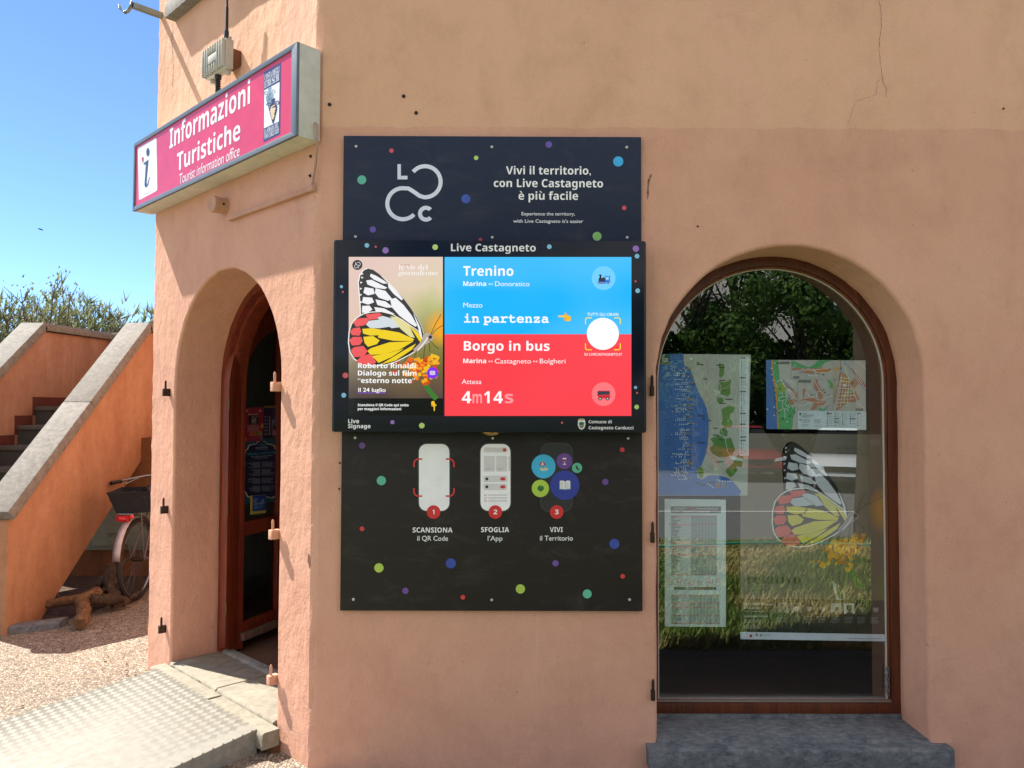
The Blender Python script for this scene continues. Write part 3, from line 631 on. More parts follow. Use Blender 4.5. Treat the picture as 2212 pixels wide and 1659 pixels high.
q = MB(); e0 = DOORW(-.012, SZ0+.07, .045); q.tube([DOORW(.028, SZ0+.075, .03), DOORW(.045, SZ0+.06, .03), DOORW(.03, SZ0-.03, .022), DOORW(.012, SZ0-.10, .016), DOORW(-.02, kz1+.01, .014), DOORW(k1-.01, kz1, .014)], .0055, m_stucco('painted_cable', 'a98270', 'b58d79', 'bd9682', False))
tag(q.build('power_cable', smooth=60), 'thin cable drooping from the right end of the red sign', 'cable')

# ------------------------------------------------------------------ the panels and the display on the main wall
def screws(A, parent, pts, view, c):
    for x, y in pts:
        o = VIEWS[view]; a, b = WALL.hit(o[0]+x*o[2], o[1]+y*o[2], c); q = MB()
        q.lathe(WALL, a, b, [(.0062, c), (.0062, c+.0015), (.0048, c+.0028), (.0022, c+.0028), (.0018, c+.0012)], m_screw, 16); q.build('screw', parent, smooth=30)
m_screw = m_metal('screw_zinc', 'd2d0c6', .35, .5)
DOTC = {'lb': '8fd0f2', 'r': 'e45f6c', 'p': 'a276cc', 'lime': 'c3e27c', 'bl': '3d5cb8', 'v': '6f58b4', 'te': '63bda2', 'cy': '38b6f0', 'gr': '8cbf6e'}
def m_panel(name, h):                                   # painted sheet with dust, rub marks and faint scratches
    N = Nodes(name); v = N.coord(); c = hx(h); d = N.noise(N.coord((1, 1, 2.2)), 5, 8, .75, .6); f = N.noise(v, 90, 4, .7)
    c2 = N.mix(N.ramp(d, [(.52, (0, 0, 0)), (.75, (.12, .12, .12))]), c, hx('8a8478')); c2 = N.mix(N.ramp(f, [(.66, (0, 0, 0)), (.72, (.10, .10, .10))]), c2, hx('a09a90'))
    return N.base(c2, N.ramp(d, [(.35, (.30, .30, .30)), (.65, (.5, .5, .5))]), N.bump(N.noise(v, 6, 2), .08, .01), spec=.13)
NAVY = m_panel('navy_panel_paint', '2d3548'); DARKB = m_panel('dark_panel_paint', '312e2b')
U = thing('upper_panel', 'navy metal panel with a white looped logo, mounted above the screen', 'panel', WALL(0, 2.3))
q = MB(); xa, zb_ = WALL.hit(740, 530, .02); xb, zt_ = WALL.hit(1385, 296, .02); q.box(WALL, xa, xb, 2.24, zt_, .008, .02, NAVY); q.build('plate', U, .001)
A = Art(WALL, .0202); A.view('UB')
for x, y, r, c in ((411, 159, 15, 'd8515f'), (978, 207, 15, 'b5d977'), (1465, 118, 22, '6d55b0'), (1930, 231, 34, '38b6f0'), (212, 354, 30, '5fb9a0'), (909, 481, 30, '3a57b4'), (1970, 542, 15, 'd8515f'), (286, 687, 21, '6d55b0'), (1788, 732, 30, '86ba6a'), (1007, 758, 14, 'b23c48')): A.disc(x, y, r, c)
LG = 'e4ebff'
A.pl([(451, 249), (474, 249), (474, 327), (518, 327), (518, 351), (451, 351)], LG, 1)
def logo(A, f, h, L):                                   # looped ribbon made of two arcs and a diagonal
    cx1, cy1, cx2, cy2, r, wd = 636, 367, 487, 514, 104, 27
    g = lambda x, y: f(x, y)
    P = [(cx1+r*math.cos(R(a)), cy1+r*math.sin(R(a))) for a in range(-140, 100, 6)]
    P += [(600, 462), (560, 434), (525, 412)]
    P += [(cx2+r*math.cos(R(a)), cy2+r*math.sin(R(a))) for a in range(-82, -319, -6)]
    o, i = [], []
    for k in range(len(P)):
        a, b = P[max(k-1, 0)], P[min(k+1, len(P)-1)]; d = math.hypot(b[0]-a[0], b[1]-a[1]); nx, ny = -(b[1]-a[1])/d*wd/2, (b[0]-a[0])/d*wd/2
        o.append(g(P[k][0]+nx, P[k][1]+ny)); i.append(g(P[k][0]-nx, P[k][1]-ny))
    for k in range(len(P)-1): A.pl([o[k], o[k+1], i[k+1], i[k]], h, L)
logo(A, lambda x, y: (x, y), LG, 1)
A.arc(642, 581, 40, 40, 318, 27, LG, 1)
A.text('Vivi il territorio,', 1178, 1746, 317, 53, 'ffffff', 'B'); A.text('con Live Castagneto', 1096, 1828, 402, 53, 'ffffff', 'B'); A.text('è più facile', 1262, 1661, 487, 53, 'ffffff', 'B')
A.text('Experience the territory,', 1282, 1640, 592, 22, 'eef0f6', off=.008); A.text("with Live Castagneto it's easier", 1226, 1695, 641, 22, 'eef0f6', off=.008)
A.build('printed_design', U); screws(A, U, [(174, 130), (1083, 134), (1987, 136), (170, 735), (1086, 740), (1990, 740)], 'UB', .02)

L_ = thing('lower_panel', 'dark metal panel with three numbered phone steps, mounted below the screen', 'panel', WALL(0, .7))
q = MB(); xa, zb_ = WALL.hit(734.5, 1319, .02); xb, _ = WALL.hit(1388, 1319, .02); q.box(WALL, xa, xb, zb_, 1.53, .008, .02, DARKB); q.build('plate', L_, .001)
A = Art(WALL, .0202); A.view('LB')
for x, y, r, c in ((221, 131, 22, '6c4c93'), (354, 373, 32, '62bd9d'), (220, 706, 16, 'd8403f'), (337, 976, 32, 'b3cf58'), (834, 945, 35, '3a4ea6'), (520, 1135, 22, '7450a0'), (918, 1179, 16, 'd8403f'), (1315, 1122, 32, 'b3cf58'), (1558, 945, 22, '7450a0'), (1777, 1156, 31, '62bd9d'), (2022, 1034, 16, 'd8403f'), (1965, 810, 35, '3a4ea6'), (1902, 382, 22, '6c4c93'), (2019, 160, 16, 'd8403f')): A.disc(x, y, r, c)
for x0, x1 in ((606, 832), (1032, 1254), (1452, 1678)):
    A.rect(x0, 112, x1, 590, '3a3b3c', 1, 62); A.rect(x0+8, 120, x1-8, 582, 'fafafa' if x0 < 1400 else '2b2c2c', 2, 54)
for x, y, sx, sy in ((580, 224, 1, 1), (856, 224, -1, 1), (580, 480, 1, -1), (856, 480, -1, -1)):
    A.line([(x+54*sx, y), (x+24*sx, y), (x+8*sx, y+10*sy), (x, y+26*sy), (x, y+54*sy)], 11, 'd1383c', 3)
A.rect(1062, 144, 1224, 178, 'dbd8d4', 3, 16); A.disc(1205, 161, 12, 'd1383c', 4)
A.rect(1062, 202, 1139, 310, 'd9d7d5', 3, 10); A.rect(1147, 202, 1223, 310, 'd9d7d5', 3, 10); A.rect(1232, 206, 1247, 306, 'd9d7d5', 3)
for x in (1074, 1158): A.rect(x, 286, x+45, 289, 'b5b2b0', 4); A.rect(x, 294, x+28, 297, 'b5b2b0', 4)
for y in (339, 394): A.rect(1062, y, 1224, y+44, 'dcdad9', 3, 10); A.disc(1083, y+22, 10, '262626', 4); A.rect(1176, y+11, 1211, y+33, 'd1383c', 4, 10)
for y in (473, 493, 513): A.rect(1092, y-5, 1224, y+5, 'd9d8da', 3, 2); A.line([(1066, y-1), (1072, y+5), (1082, y-6)], 3, 'd1383c', 4)
A.disc(1475, 275, 83, '41b3dc', 3); A.disc(1619, 238, 55, '6c4793', 3); A.disc(1707, 285, 35, '5dbb9b', 3); A.disc(1453, 427, 60, 'b1d24e', 3); A.disc(1622, 405, 102, '323f9c', 3)
A.disc(1478, 293, 30, 'e8c27a', 4, 10); A.disc(1476, 300, 24, 'a8d8e0', 4.5, 6); A.pl([(1443, 268), (1452, 249), (1468, 242), (1484, 250), (1492, 266)], 'c33a35', 5); A.pl([(1458, 266), (1468, 243), (1476, 265)], 'ece7df', 5.5); A.line([(1468, 262), (1478, 292)], 3, '6a4a30', 5)
A.pl([(1606, 216), (1633, 216), (1631, 238), (1624, 244), (1615, 244), (1608, 238)], 'f0e6ea', 4); A.pl([(1607, 226), (1632, 226), (1630, 238), (1623, 243), (1616, 243), (1609, 238)], '9c2336', 5); A.rect(1618, 243, 1622, 258, 'f0e6ea', 4); A.disc(1620, 260, 13, 'f0e6ea', 4, 3)
A.pl([(1696, 270), (1706, 268), (1712, 285), (1724, 298), (1716, 303), (1700, 290)], '4a3428', 4)
A.disc(1455, 426, 22, '2f6b2c', 4, 20); A.rect(1452, 440, 1458, 452, '5a3a22', 3.6)
for k in range(16): A.disc(1455+random.uniform(-16, 16), 426+random.uniform(-15, 13), 5, random.choice(['3d8436', '265a25', '4c9a44']), 5+random.random()*.4, n=10)
A.pl([(1583, 378), (1620, 374), (1624, 380), (1628, 374), (1664, 378), (1664, 434), (1624, 438), (1583, 434)], '6d86b8', 4); A.pl([(1588, 374), (1608, 372), (1622, 379), (1622, 433), (1606, 428), (1588, 430)], 'f4f2ec', 5); A.pl([(1658, 374), (1640, 372), (1626, 379), (1626, 433), (1641, 428), (1658, 430)], 'f4f2ec', 5)
A.lines(1592, 382, 1617, 426, 8, 'b8b6b0', 6); A.lines(1631, 382, 1655, 426, 8, 'b8b6b0', 6)
for x, t in ((715, '1'), (1142, '2'), (1566, '3')): A.disc(x, 590, 47, 'd83236', 4); A.text(t, x-(7 if t == '1' else 13), x+(6 if t == '1' else 13), 605, 32, 'ffffff', 'B', 5)
A.text('SCANSIONA', 570, 846, 731, 34, 'f5f5f5', 'B'); A.text('il QR Code', 602, 815, 788, 33, 'f0f0f0', off=.006)
A.text('SFOGLIA', 1043, 1237, 729, 34, 'f5f5f5', 'B'); A.text('l’App', 1089, 1191, 788, 33, 'f0f0f0', off=.006)
A.text('VIVI', 1518, 1608, 728, 34, 'f5f5f5', 'B'); A.text('il Territorio', 1450, 1678, 787, 33, 'f0f0f0', off=.006)
A.build('printed_design', L_); screws(A, L_, [(173, 77), (1124, 80), (2060, 81), (161, 1194), (1117, 1198), (2070, 1196)], 'LB', .02)

# ------------------------------------------------------------------ the display
D_ = thing('information_display', 'large landscape outdoor screen showing train and bus times beside a butterfly picture', 'display', WALL(-.08, 1.47))
x0, z1 = WALL.hit(720, 517, .1); x1, z0 = WALL.hit(1397.5, 935.5, .1)
q = MB(); HOUS = m_metal('display_housing', '1c222c', .4, .1); q.box(WALL, x0, x1, z0, z1, .018, .1, HOUS); q.build('housing', D_, .012)
q = MB(); q.box(WALL, x0+.012, x1-.012, z0+.003, z1-.003, .09, .1012, col('141b28', .14, spec=.25)); q.build('front_glass', D_, .0005)
q = MB(); a, b = WALL.hit(1060, 936, .075); q.lathe(Frame(WALL(a, b+.004, .06), (1, 0, 0), (0, -1, 0), (0, 0, -1)), 0, 0, [(.042, 0), (.042, .004), (.034, .010), (.012, .015)], BRASS, 24); q.build('downlight', D_, smooth=35)
A = Art(WALL, .1016, rough=.4); A.view('SL')
for x, y, r, c in ((300, 96, 19, 'lb'), (372, 107, 9, 'r'), (452, 137, 26, 'p'), (857, 110, 23, 'lime'), (92, 433, 13, 'lb'), (103, 476, 9, 'r'), (124, 1157, 23, 'r'), (111, 1319, 20, 'lb'), (508, 1539, 17, 'p'), (748, 1567, 23, 'lime')): A.disc(x, y, r, DOTC[c])
A.text('Live', 147, 236, 1547, 33, 'f2f3f5', 'B', off=.008); A.text('Signage', 146, 330, 1587, 32, 'f2f3f5', 'B', off=.008)
A.view('SR')
for x, y, r, c in ((960, 107, 19, 'lb'), (1666, 123, 26, 'p'), (1676, 184, 19, 'lb'), (1664, 389, 9, 'r'), (1681, 466, 19, 'lb'), (1664, 1256, 13, 'lb'), (1676, 1300, 9, 'r'), (1673, 1415, 19, 'lime'), (1064, 1543, 9, 'r')): A.disc(x, y, r, DOTC[c])
A.text('Live Castagneto', 157, 849, 143, 60, 'f6f7f9', 'B')
A.text('Comune di', 1281, 1469, 1548, 25, 'f2f3f5', 'B'); A.text('Castagneto Carducci', 1281, 1646, 1597, 25, 'f2f3f5', 'B')
A.pl([(1196, 1520), (1250, 1520), (1255, 1560), (1244, 1590), (1224, 1602), (1203, 1590), (1192, 1560)], 'eceae4', 1); A.pl([(1204, 1540), (1243, 1540), (1246, 1562), (1236, 1585), (1224, 1593), (1211, 1585), (1200, 1562)], '9aa59a', 2)
A.disc(1223, 1550, 20, '2f6a48', 3, 14); A.disc(1216, 1576, 7, '7a3d46', 3); A.disc(1232, 1576, 6, '3d5a46', 3); A.pl([(1198, 1508), (1206, 1516), (1214, 1507), (1224, 1515), (1234, 1507), (1242, 1516), (1248, 1508), (1244, 1526), (1202, 1526)], 'c8b28a', 3)
A.build('printed_design', D_)

def butterfly(A, K, dim=1):
    pl0 = A.pl; A.pl = lambda P, h, L=1: pl0([(sum(p[0] for p in P)/len(P)+(x-sum(p[0] for p in P)/len(P))*GROW[L], sum(p[1] for p in P)/len(P)+(y-sum(p[1] for p in P)/len(P))*GROW[L]) for x, y in P] if L in GROW else P, h, L)
    GROW = {3: 1.08, 6: 1.10}
    rim = lambda P, cx, cy, k: [(cx+(x-cx)*k, cy+(y-cy)*k) for x, y in P]
    fw = [(310, 285), (350, 295), (400, 330), (450, 380), (520, 450), (600, 530), (660, 610), (710, 690), (745, 760), (765, 830), (750, 880), (700, 880), (650, 830), (560, 760), (470, 700), (380, 660), (300, 650), (252, 672), (250, 600), (242, 500), (234, 400), (247, 340), (275, 300)]
    hw = [(330, 645), (420, 640), (500, 660), (590, 710), (660, 760), (720, 800), (750, 870), (720, 940), (640, 990), (540, 1040), (450, 1070), (350, 1078), (260, 1060), (200, 1020), (165, 960), (155, 890), (160, 800), (178, 740), (220, 690), (270, 660)]
    A.pl([(x*1.0+(-9 if x < 420 else 4), y+(-5 if y < 500 else 2)) for x, y in fw], K['rim'], 1); A.pl(fw, K['dark'], 2)
    for P in ([(335, 330), (375, 345), (440, 385), (465, 405), (430, 405), (360, 375), (330, 350)], [(300, 385), (340, 380), (400, 410), (460, 440), (440, 450), (370, 440), (310, 415)], [(285, 440), (350, 450), (360, 490), (310, 502), (275, 482)],
              [(375, 450), (450, 470), (500, 530), (470, 545), (400, 522), (370, 485)], [(272, 520), (340, 525), (355, 560), (310, 577), (264, 562)], [(375, 540), (450, 555), (510, 600), (460, 602), (390, 582)], [(265, 592), (320, 590), (342, 620), (300, 647), (262, 642)],
              [(365, 602), (440, 612), (522, 656), (460, 655), (380, 638)], [(498, 545), (540, 533), (600, 588), (660, 665), (702, 742), (690, 752), (640, 722), (570, 670), (512, 605)], [(475, 408), (510, 438), (590, 528), (580, 540), (520, 492), (480, 444)],
              [(680, 655), (700, 690), (735, 765), (748, 830), (738, 838), (722, 780), (700, 710)]): A.pl(P, K['white'], 3)
    for x, y in ((262, 360), (254, 400), (250, 450), (262, 330), (250, 500), (253, 560)): A.pl([(x-8, y-9), (x+12, y-2), (x-6, y+9)], K['white'], 3.5)
    A.pl(rim(hw, 420, 860, 1.035), K['rim'], 4); A.pl(hw, K['dark'], 5)
    for P in ([(295, 662), (400, 650), (417, 665), (380, 695), (322, 702)], [(192, 722), (230, 695), (300, 690), (312, 710), (280, 745), (217, 757)], [(166, 800), (190, 776), (240, 768), (251, 800), (236, 830), (182, 826)], [(162, 870), (190, 846), (250, 846), (262, 876), (240, 906), (182, 910)],
              [(174, 952), (200, 930), (268, 920), (300, 960), (272, 998), (202, 1004)], [(222, 1040), (262, 1000), (330, 986), (370, 1050), (330, 1070), (252, 1064)]): A.pl(P, K['red'], 6)
    for P in ([(270, 780), (350, 775), (430, 790), (408, 826), (330, 830), (277, 815)], [(277, 846), (350, 840), (398, 872), (378, 900), (312, 920), (287, 892)], [(442, 790), (560, 810), (672, 860), (660, 874), (520, 872), (408, 850), (402, 840)],
              [(345, 935), (480, 892), (660, 884), (560, 945), (440, 980), (340, 985), (318, 955)], [(345, 1000), (470, 978), (590, 945), (500, 1005), (400, 1050), (372, 1020)], [(690, 905), (660, 950), (540, 1030), (425, 1062), (515, 1008), (620, 945)],
              [(610, 720), (660, 765), (715, 805), (742, 850), (735, 885), (712, 850), (680, 800)]): A.pl(P, K['yel'], 6)
    for P in ([(300, 742), (322, 715), (402, 705), (478, 758), (400, 770), (330, 768)], [(392, 690), (432, 676), (520, 700), (558, 760), (500, 768), (442, 730)]): A.pl(P, K['pale'], 6)
    A.pl([(500, 682), (560, 692), (640, 752), (684, 842), (650, 838), (580, 778)], K['pale2'], 6)
    A.pl([(745, 880), (758, 830), (790, 808), (826, 818), (845, 856), (820, 882), (772, 912), (725, 952), (692, 972), (678, 945), (720, 905)], K['body'], 7); A.disc(818, 845, 15, K['dark'], 8)
    A.line([(795, 850), (770, 890), (740, 925), (705, 960)], 9, K['white'], 8)
    for P in ([(822, 822), (860, 740), (905, 660)], [(826, 826), (870, 780), (918, 750)], [(800, 860), (850, 910), (885, 940)], [(775, 905), (768, 960), (762, 1045)], [(808, 890), (815, 965)], [(710, 950), (690, 1000), (672, 1055)], [(640, 1000), (610, 1035), (600, 1062)]): A.line(P, 5, K['leg'], 9)
    A.pl = pl0
def flower(A, K, x1=918, clip=None):
    rnd = random.Random(21)
    A.line([(770, 1215), (800, 1270), (840, 1320), (862, 1343)], 42, K['stem'], 2)
    A.pl([(860, 1180), (905, 1110), (900, 1140), (870, 1195)], K['stem'], 2)
    for k in range(120):
        t = rnd.random(); x = rnd.gauss(735, 85); y = 1025+abs(rnd.gauss(0, 85))+(20 if x < 650 else 0)-(40 if x > 800 else 0)
        if x > x1-22 or x < 470 or y > 1330: continue
        r = rnd.uniform(14, 30); a0 = rnd.uniform(0, 6.3); h = rnd.choice(K['pet'])
        A.pl([(x+r*rnd.uniform(.5, 1.1)*math.cos(a0+j*.9), y+r*rnd.uniform(.4, .95)*math.sin(a0+j*.9)) for j in range(7)], h, 2.2+k*.012)
# left half: picture
def m_picture():
    N = Nodes('screen_picture'); tc = N.n('TexCoord'); sep = N.n('SeparateXYZ'); N.l(tc.outputs['Generated'], sep.inputs[0]); v = tc.outputs['Generated']
    nz = N.noise(v, 1.6, 3); z = N.math('ADD', sep.outputs['Z'], N.math('MULTIPLY', N.math('SUBTRACT', nz, .5), .35)); x = N.math('ADD', sep.outputs['X'], N.math('MULTIPLY', N.math('SUBTRACT', nz, .5), .3))
    lf_ = N.ramp(z, [(0, hx('4a3a38')), (.14, hx('6b5c4e')), (.3, hx('8d7f66')), (.55, hx('e0c3b2')), (.97, hx('e3c6bb'))])
    rt = N.ramp(z, [(0, hx('5a4740')), (.18, hx('74603a')), (.38, hx('8a8a3c')), (.6, hx('b9ba78')), (.75, hx('dfcfae')), (1, hx('e4cdbd'))])
    c = N.mix(N.ramp(x, [(.2, (0, 0, 0)), (.8, (1, 1, 1))]), lf_, rt)
    gx = N.math('SUBTRACT', sep.outputs['X'], 1.0); gz = N.math('SUBTRACT', sep.outputs['Z'], .5)
    d = N.math('SQRT', N.math('ADD', N.math('MULTIPLY', gx, gx), N.math('MULTIPLY', N.math('MULTIPLY', gz, gz), 2.2)))
    c = N.mix(N.ramp(d, [(.08, (1, 1, 1)), (.22, (0, 0, 0))]), c, hx('f0a818'))
    N.base((.01, .01, .01), .12, spec=.45); N.l(c, N.p.inputs['Emission Color']); N.p.inputs['Emission Strength'].default_value = 2**-EXPOSURE; return N.m
q = MB(); g = Art(WALL, .1016, True); g.view('SL'); g.rect(152, 190, 920, 1344, m_picture(), 1); g.build('butterfly_picture', D_)
A = Art(WALL, .1018, True, .12); A.view('SL')
K1 = dict(rim='f4efe8', dark='2a2522', white='f0f1f4', red='f0585a', yel='f2d21e', pale='d4dde2', pale2='e2da9a', body='b8a69a', leg='3c3330', stem='3f7a30', pet=['f2901c', 'ea6a1a', 'f5b01e', 'd9480f', 'f7a51e', 'c23c10', 'f2c01e'])
flower(A, K1); butterfly(A, K1)
A.disc(224, 257, 41, '23201f', 12); logo(A, lambda x, y: (224+(x-561)*.132, 259+(y-441)*.132), 'f0eef0', 13); A.pl([(208, 234), (212, 234), (212, 246), (219, 246), (219, 250), (208, 250)], 'f0eef0', 13); A.arc(233, 275, 5.5, 40, 318, 4, 'f0eef0', 13, 14)
A.text('le vie del', 562, 797, 294, 41, 'fbf8f5', 'S', 12, -.014); A.text('giornalismo', 557, 877, 340, 41, 'fbf8f5', 'S', 12, -.014); A.text('ovvero alla pagina', 573, 656, 257, 8, 'd8505a', 'R', 12)
A.text('Roberto Rinaldi:', 230, 715, 1098, 40, 'ffffff', 'B', 14); A.text('Dialogo sul film', 228, 706, 1158, 40, 'ffffff', 'B', 14); A.text('“esterno notte”', 228, 693, 1219, 40, 'ffffff', 'B', 14)
A.text('Il 24 luglio', 232, 455, 1291, 32, 'ffffff', 'R', 14, .012); A.rect(230, 1298, 452, 1303, '8a3fe6', 14)
A.disc(836, 1138, 46, '7d2ff0', 14); A.pl([(815, 1122), (833, 1119), (836, 1124), (839, 1119), (858, 1122), (858, 1152), (836, 1155), (815, 1152)], 'dcd6ea', 15); A.rect(835, 1122, 837, 1154, '8a86a0', 16); A.lines(818, 1126, 832, 1150, 6, '9b97ae', 16); A.lines(841, 1126, 855, 1150, 6, '9b97ae', 16)
A.rect(152, 1344, 920, 1483, '050505', 1)
A.text('Scansiona il QR Code qui sotto', 226, 640, 1408, 20, 'ffffff', 'B', 3); A.text('per maggiori informazioni', 226, 580, 1440, 20, 'ffffff', 'B', 3)
def hand(A, f, L=4):                                    # little yellow pointing hand
    g_ = lambda P, h, l: A.pl([f(*p) for p in P], h, l)
    g_([(-2, -14), (14, -18), (36, -12), (48, -2), (48, 22), (36, 34), (10, 32), (2, 22), (-4, 8)], 'f6c12a', L)
    g_([(-58, -6), (-56, -12), (-40, -14), (10, -15), (10, 2), (-50, 0)], 'f8cc3a', L+1); g_([(-8, -16), (0, -34), (10, -38), (14, -30), (14, -14), (4, -8)], 'eeb01e', L+1)
    for i in range(3): g_([(-14+i*2, 4+i*10), (10, 3+i*10), (10, 10+i*10), (-10+i*2, 11+i*10)], 'e6a21a', L+1.5)
hand(A, lambda x, y: (846-y*.62, 1404-x*.78), 4)
A.build('left_picture_text', D_)
# right half: departures
A = Art(WALL, .1018, True, .12); A.view('SR')
def m_band(name, h, h2):
    N = Nodes(name); v = N.coord((.8, 1, 1.6)); c = N.ramp(N.noise(v, 1.7, 1, .4), [(.42, hx(h)), (.62, hx(h2))]); N.base((.01, .01, .01), .12, spec=.45)
    N.l(c, N.p.inputs['Emission Color']); N.p.inputs['Emission Strength'].default_value = 2**-EXPOSURE; return N.m
A.rect(105, 191, 1630, 821, m_band('blue_band', '18b8ff', '4cc4ff'), 1); A.rect(105, 821, 1630, 1488, m_band('red_band', 'fd404c', 'fe4854'), 1)
A.text('Trenino', 257, 667, 343, 78, 'ffffff', 'B'); A.text('Marina', 257, 444, 427, 37, 'ffffff', 'B'); A.text('Donoratico', 517, 798, 428, 38, 'f4fbff', 'R')
A.text('Mezzo', 258, 414, 602, 38, 'f4fbff', 'R'); A.text('in partenza', 263, 957, 724, 60, 'ffffff', 'M', 2, .022)
A.text('Borgo in bus', 262, 962, 954, 76, 'ffffff', 'B'); A.text('Marina', 257, 444, 1057, 37, 'ffffff', 'B'); A.text('Castagneto', 515, 811, 1059, 38, 'fff2f2', 'R'); A.text('Bolgheri', 882, 1092, 1059, 38, 'fff2f2', 'R')
A.text('Attesa', 245, 406, 1227, 38, 'fff2f2', 'R')
A.text('4', 246, 322, 1384, 98, 'ffffff', 'B', 2); A.text('m', 333, 410, 1384, 98, 'ff9ba2', 'B', 2); A.text('1', 428, 472, 1384, 98, 'ffffff', 'B', 2); A.text('4', 504, 580, 1384, 98, 'ffffff', 'B', 2); A.text('s', 596, 666, 1384, 98, 'ff9ba2', 'B', 2)
for x, y, h in ((481, 412, 'd8f2ff'), (481, 1043, 'ffd8da'), (846, 1043, 'ffd8da')):
    A.line([(x-10, y), (x+10, y)], 3, h, 2)
    for s in (-1, 1): A.line([(x+s*8, y-8), (x+s*18, y), (x+s*8, y+8)], 3, h, 2.5); A.line([(x+s*8, y-8), (x+s*8, y+8)], 2.5, h, 2.7)
A.disc(1403, 363, 97, '74d2ff', 2); A.disc(1403, 1310, 97, 'fd7a80', 2)
hand(A, lambda x, y: (1087+x, 682+y))
# small steam engine
A.pl([(1364, 334), (1388, 334), (1384, 350), (1384, 364), (1370, 364), (1370, 350)], '2c2f3c', 3); A.rect(1362, 362, 1420, 390, '343a48', 3, 6); A.disc(1402, 362, 7, '3c4252', 3); A.rect(1412, 346, 1456, 392, '2f8fe0', 3); A.rect(1408, 343, 1459, 351, '48b0f6', 4); A.rect(1420, 356, 1444, 376, 'a8d8f8', 4); A.rect(1352, 390, 1456, 398, '4656c8', 4)
A.pl([(1350, 412), (1364, 396), (1370, 396), (1370, 412)], '8e98a8', 3)
for x in (1378, 1394, 1414, 1440): A.disc(x, 403, 9, '2a55b8', 5); A.disc(x, 403, 4, 'b9cdf0', 6)
# small bus
A.pl([(1352, 1290), (1358, 1282), (1452, 1282), (1455, 1290), (1455, 1346), (1350, 1346), (1350, 1330)], 'dc2f3a', 3); A.pl([(1356, 1291), (1362, 1287), (1452, 1287), (1452, 1312), (1355, 1318)], '3a434e', 4)
for x in (1368, 1384, 1401, 1418, 1436): A.rect(x, 1286, x+3, 1316, '20262c', 5)
A.rect(1350, 1326, 1455, 1330, 'b01e2a', 4)
for x in (1374, 1434): A.disc(x, 1347, 14, '2a2a2e', 5); A.disc(x, 1347, 7, 'c4c8cc', 6)
A.rect(1350, 1330, 1358, 1338, 'f4d878', 5)
A.disc(1397, 818, 131, 'ffffff', 3, n=48)
for x, y, sx, sy in ((1255, 688, 1, 1), (1539, 688, -1, 1), (1255, 948, 1, -1), (1539, 948, -1, -1)): A.line([(x+50*sx, y), (x+10*sx, y), (x, y+10*sy), (x, y+50*sy)], 8, 'f2e626', 4)
A.text('TUTTI GLI ORARI', 1268, 1524, 671, 24, 'f2fbff', 'R', 2, .008); A.text('SU LIVECASTAGNETO.IT', 1245, 1554, 995, 20, 'fff4f4', 'R', 2, .01)
A.build('departure_board', D_)
# ------------------------------------------------------------------ papers behind the shop window
PZ = -.2765
def paper(name, label, view, corners, h, cat, c=PZ, fr=WALL, th=.0008):
    """a sheet of paper hung at its real place; returns its artwork builder"""
    A = Art(fr, c, rough=.55).view(view); P = [A.pt(*p) for p in corners]
    A.prism(fr, P, c-th, c, A.m(h)); A.info = (name, label, cat); return A
def done(A, group=None):
    n, l, ct = A.info; o = A.build(n); tag(o, l, ct, group); return o
A = paper('area_map', 'tall blue and green coast map taped up at the left of the arched window', 'M1', [(-60, 1580), (1003, 1580), (1040, 45), (-60, 35)], 'b5bdb6', 'map')
A.pl([(-60, 1575), (920, 1578), (932, 1530), (900, 1490), (850, 1430), (780, 1385), (700, 1362), (580, 1358), (540, 1390), (500, 1405), (462, 1380), (450, 1320), (465, 1272), (500, 1255), (525, 1190), (555, 1120), (575, 1020), (580, 850), (580, 740), (560, 630), (530, 555), (490, 490), (440, 380), (400, 260), (385, 215), (350, 180), (318, 165), (306, 38), (-60, 36)], '3f74c2', 1)
A.pl([(460, 1272), (500, 1265), (530, 1310), (520, 1380), (490, 1390), (456, 1330)], '5b8a3c', 2)
for P, h in (([(450, 130), (478, 120), (482, 150), (455, 170)], '5d8a3a'), ([(690, 135), (748, 150), (752, 190), (745, 260), (720, 300), (695, 280), (700, 200)], '66904a'), ([(690, 335), (760, 345), (832, 310), (815, 370), (818, 470), (790, 500), (720, 480), (690, 420)], '6d944c'), ([(680, 505), (745, 510), (740, 560), (690, 580), (662, 545)], '5f8f4a'),
             ([(720, 640), (800, 600), (868, 620), (850, 670), (812, 690), (815, 750), (842, 780), (830, 830), (760, 840), (720, 800), (735, 740)], '6a9450'), ([(710, 850), (760, 840), (788, 880), (785, 930), (740, 940), (700, 900)], '5d8c48'), ([(600, 960), (690, 920), (760, 960), (825, 950), (870, 1080), (830, 1140), (760, 1160), (690, 1160), (620, 1120), (590, 1060), (640, 1020)], '568a44'),
             ([(900, 1130), (960, 1150), (940, 1270), (880, 1260), (890, 1310), (840, 1370), (790, 1375), (770, 1300), (850, 1220)], '4f8a3e')): A.pl(P, h, 2)
for P in ([(540, 80), (550, 200), (575, 330), (560, 480), (600, 620), (590, 800), (630, 880), (560, 1080), (620, 1180), (800, 1380), (1000, 1440)], [(480, 210), (520, 330), (590, 480), (680, 560), (700, 700), (720, 880), (760, 960), (790, 1110), (840, 1170), (920, 1120)], [(560, 1130), (650, 1200), (760, 1230), (840, 1160)], [(530, 1250), (620, 1320), (700, 1360)], [(680, 330), (720, 400), (690, 480), (780, 560), (900, 600)], [(800, 110), (830, 200), (790, 260), (890, 400), (870, 560), (900, 780), (860, 900)]): A.line(P, 4, 'dfe2da', 3)
A.line([(540, 80), (572, 200), (560, 420), (600, 640), (585, 900), (560, 1100), (640, 1180), (820, 1390)], 6, 'c9a58c', 3.6)
A.rect(916, 68, 1018, 1148, 'd9e6ea', 3)
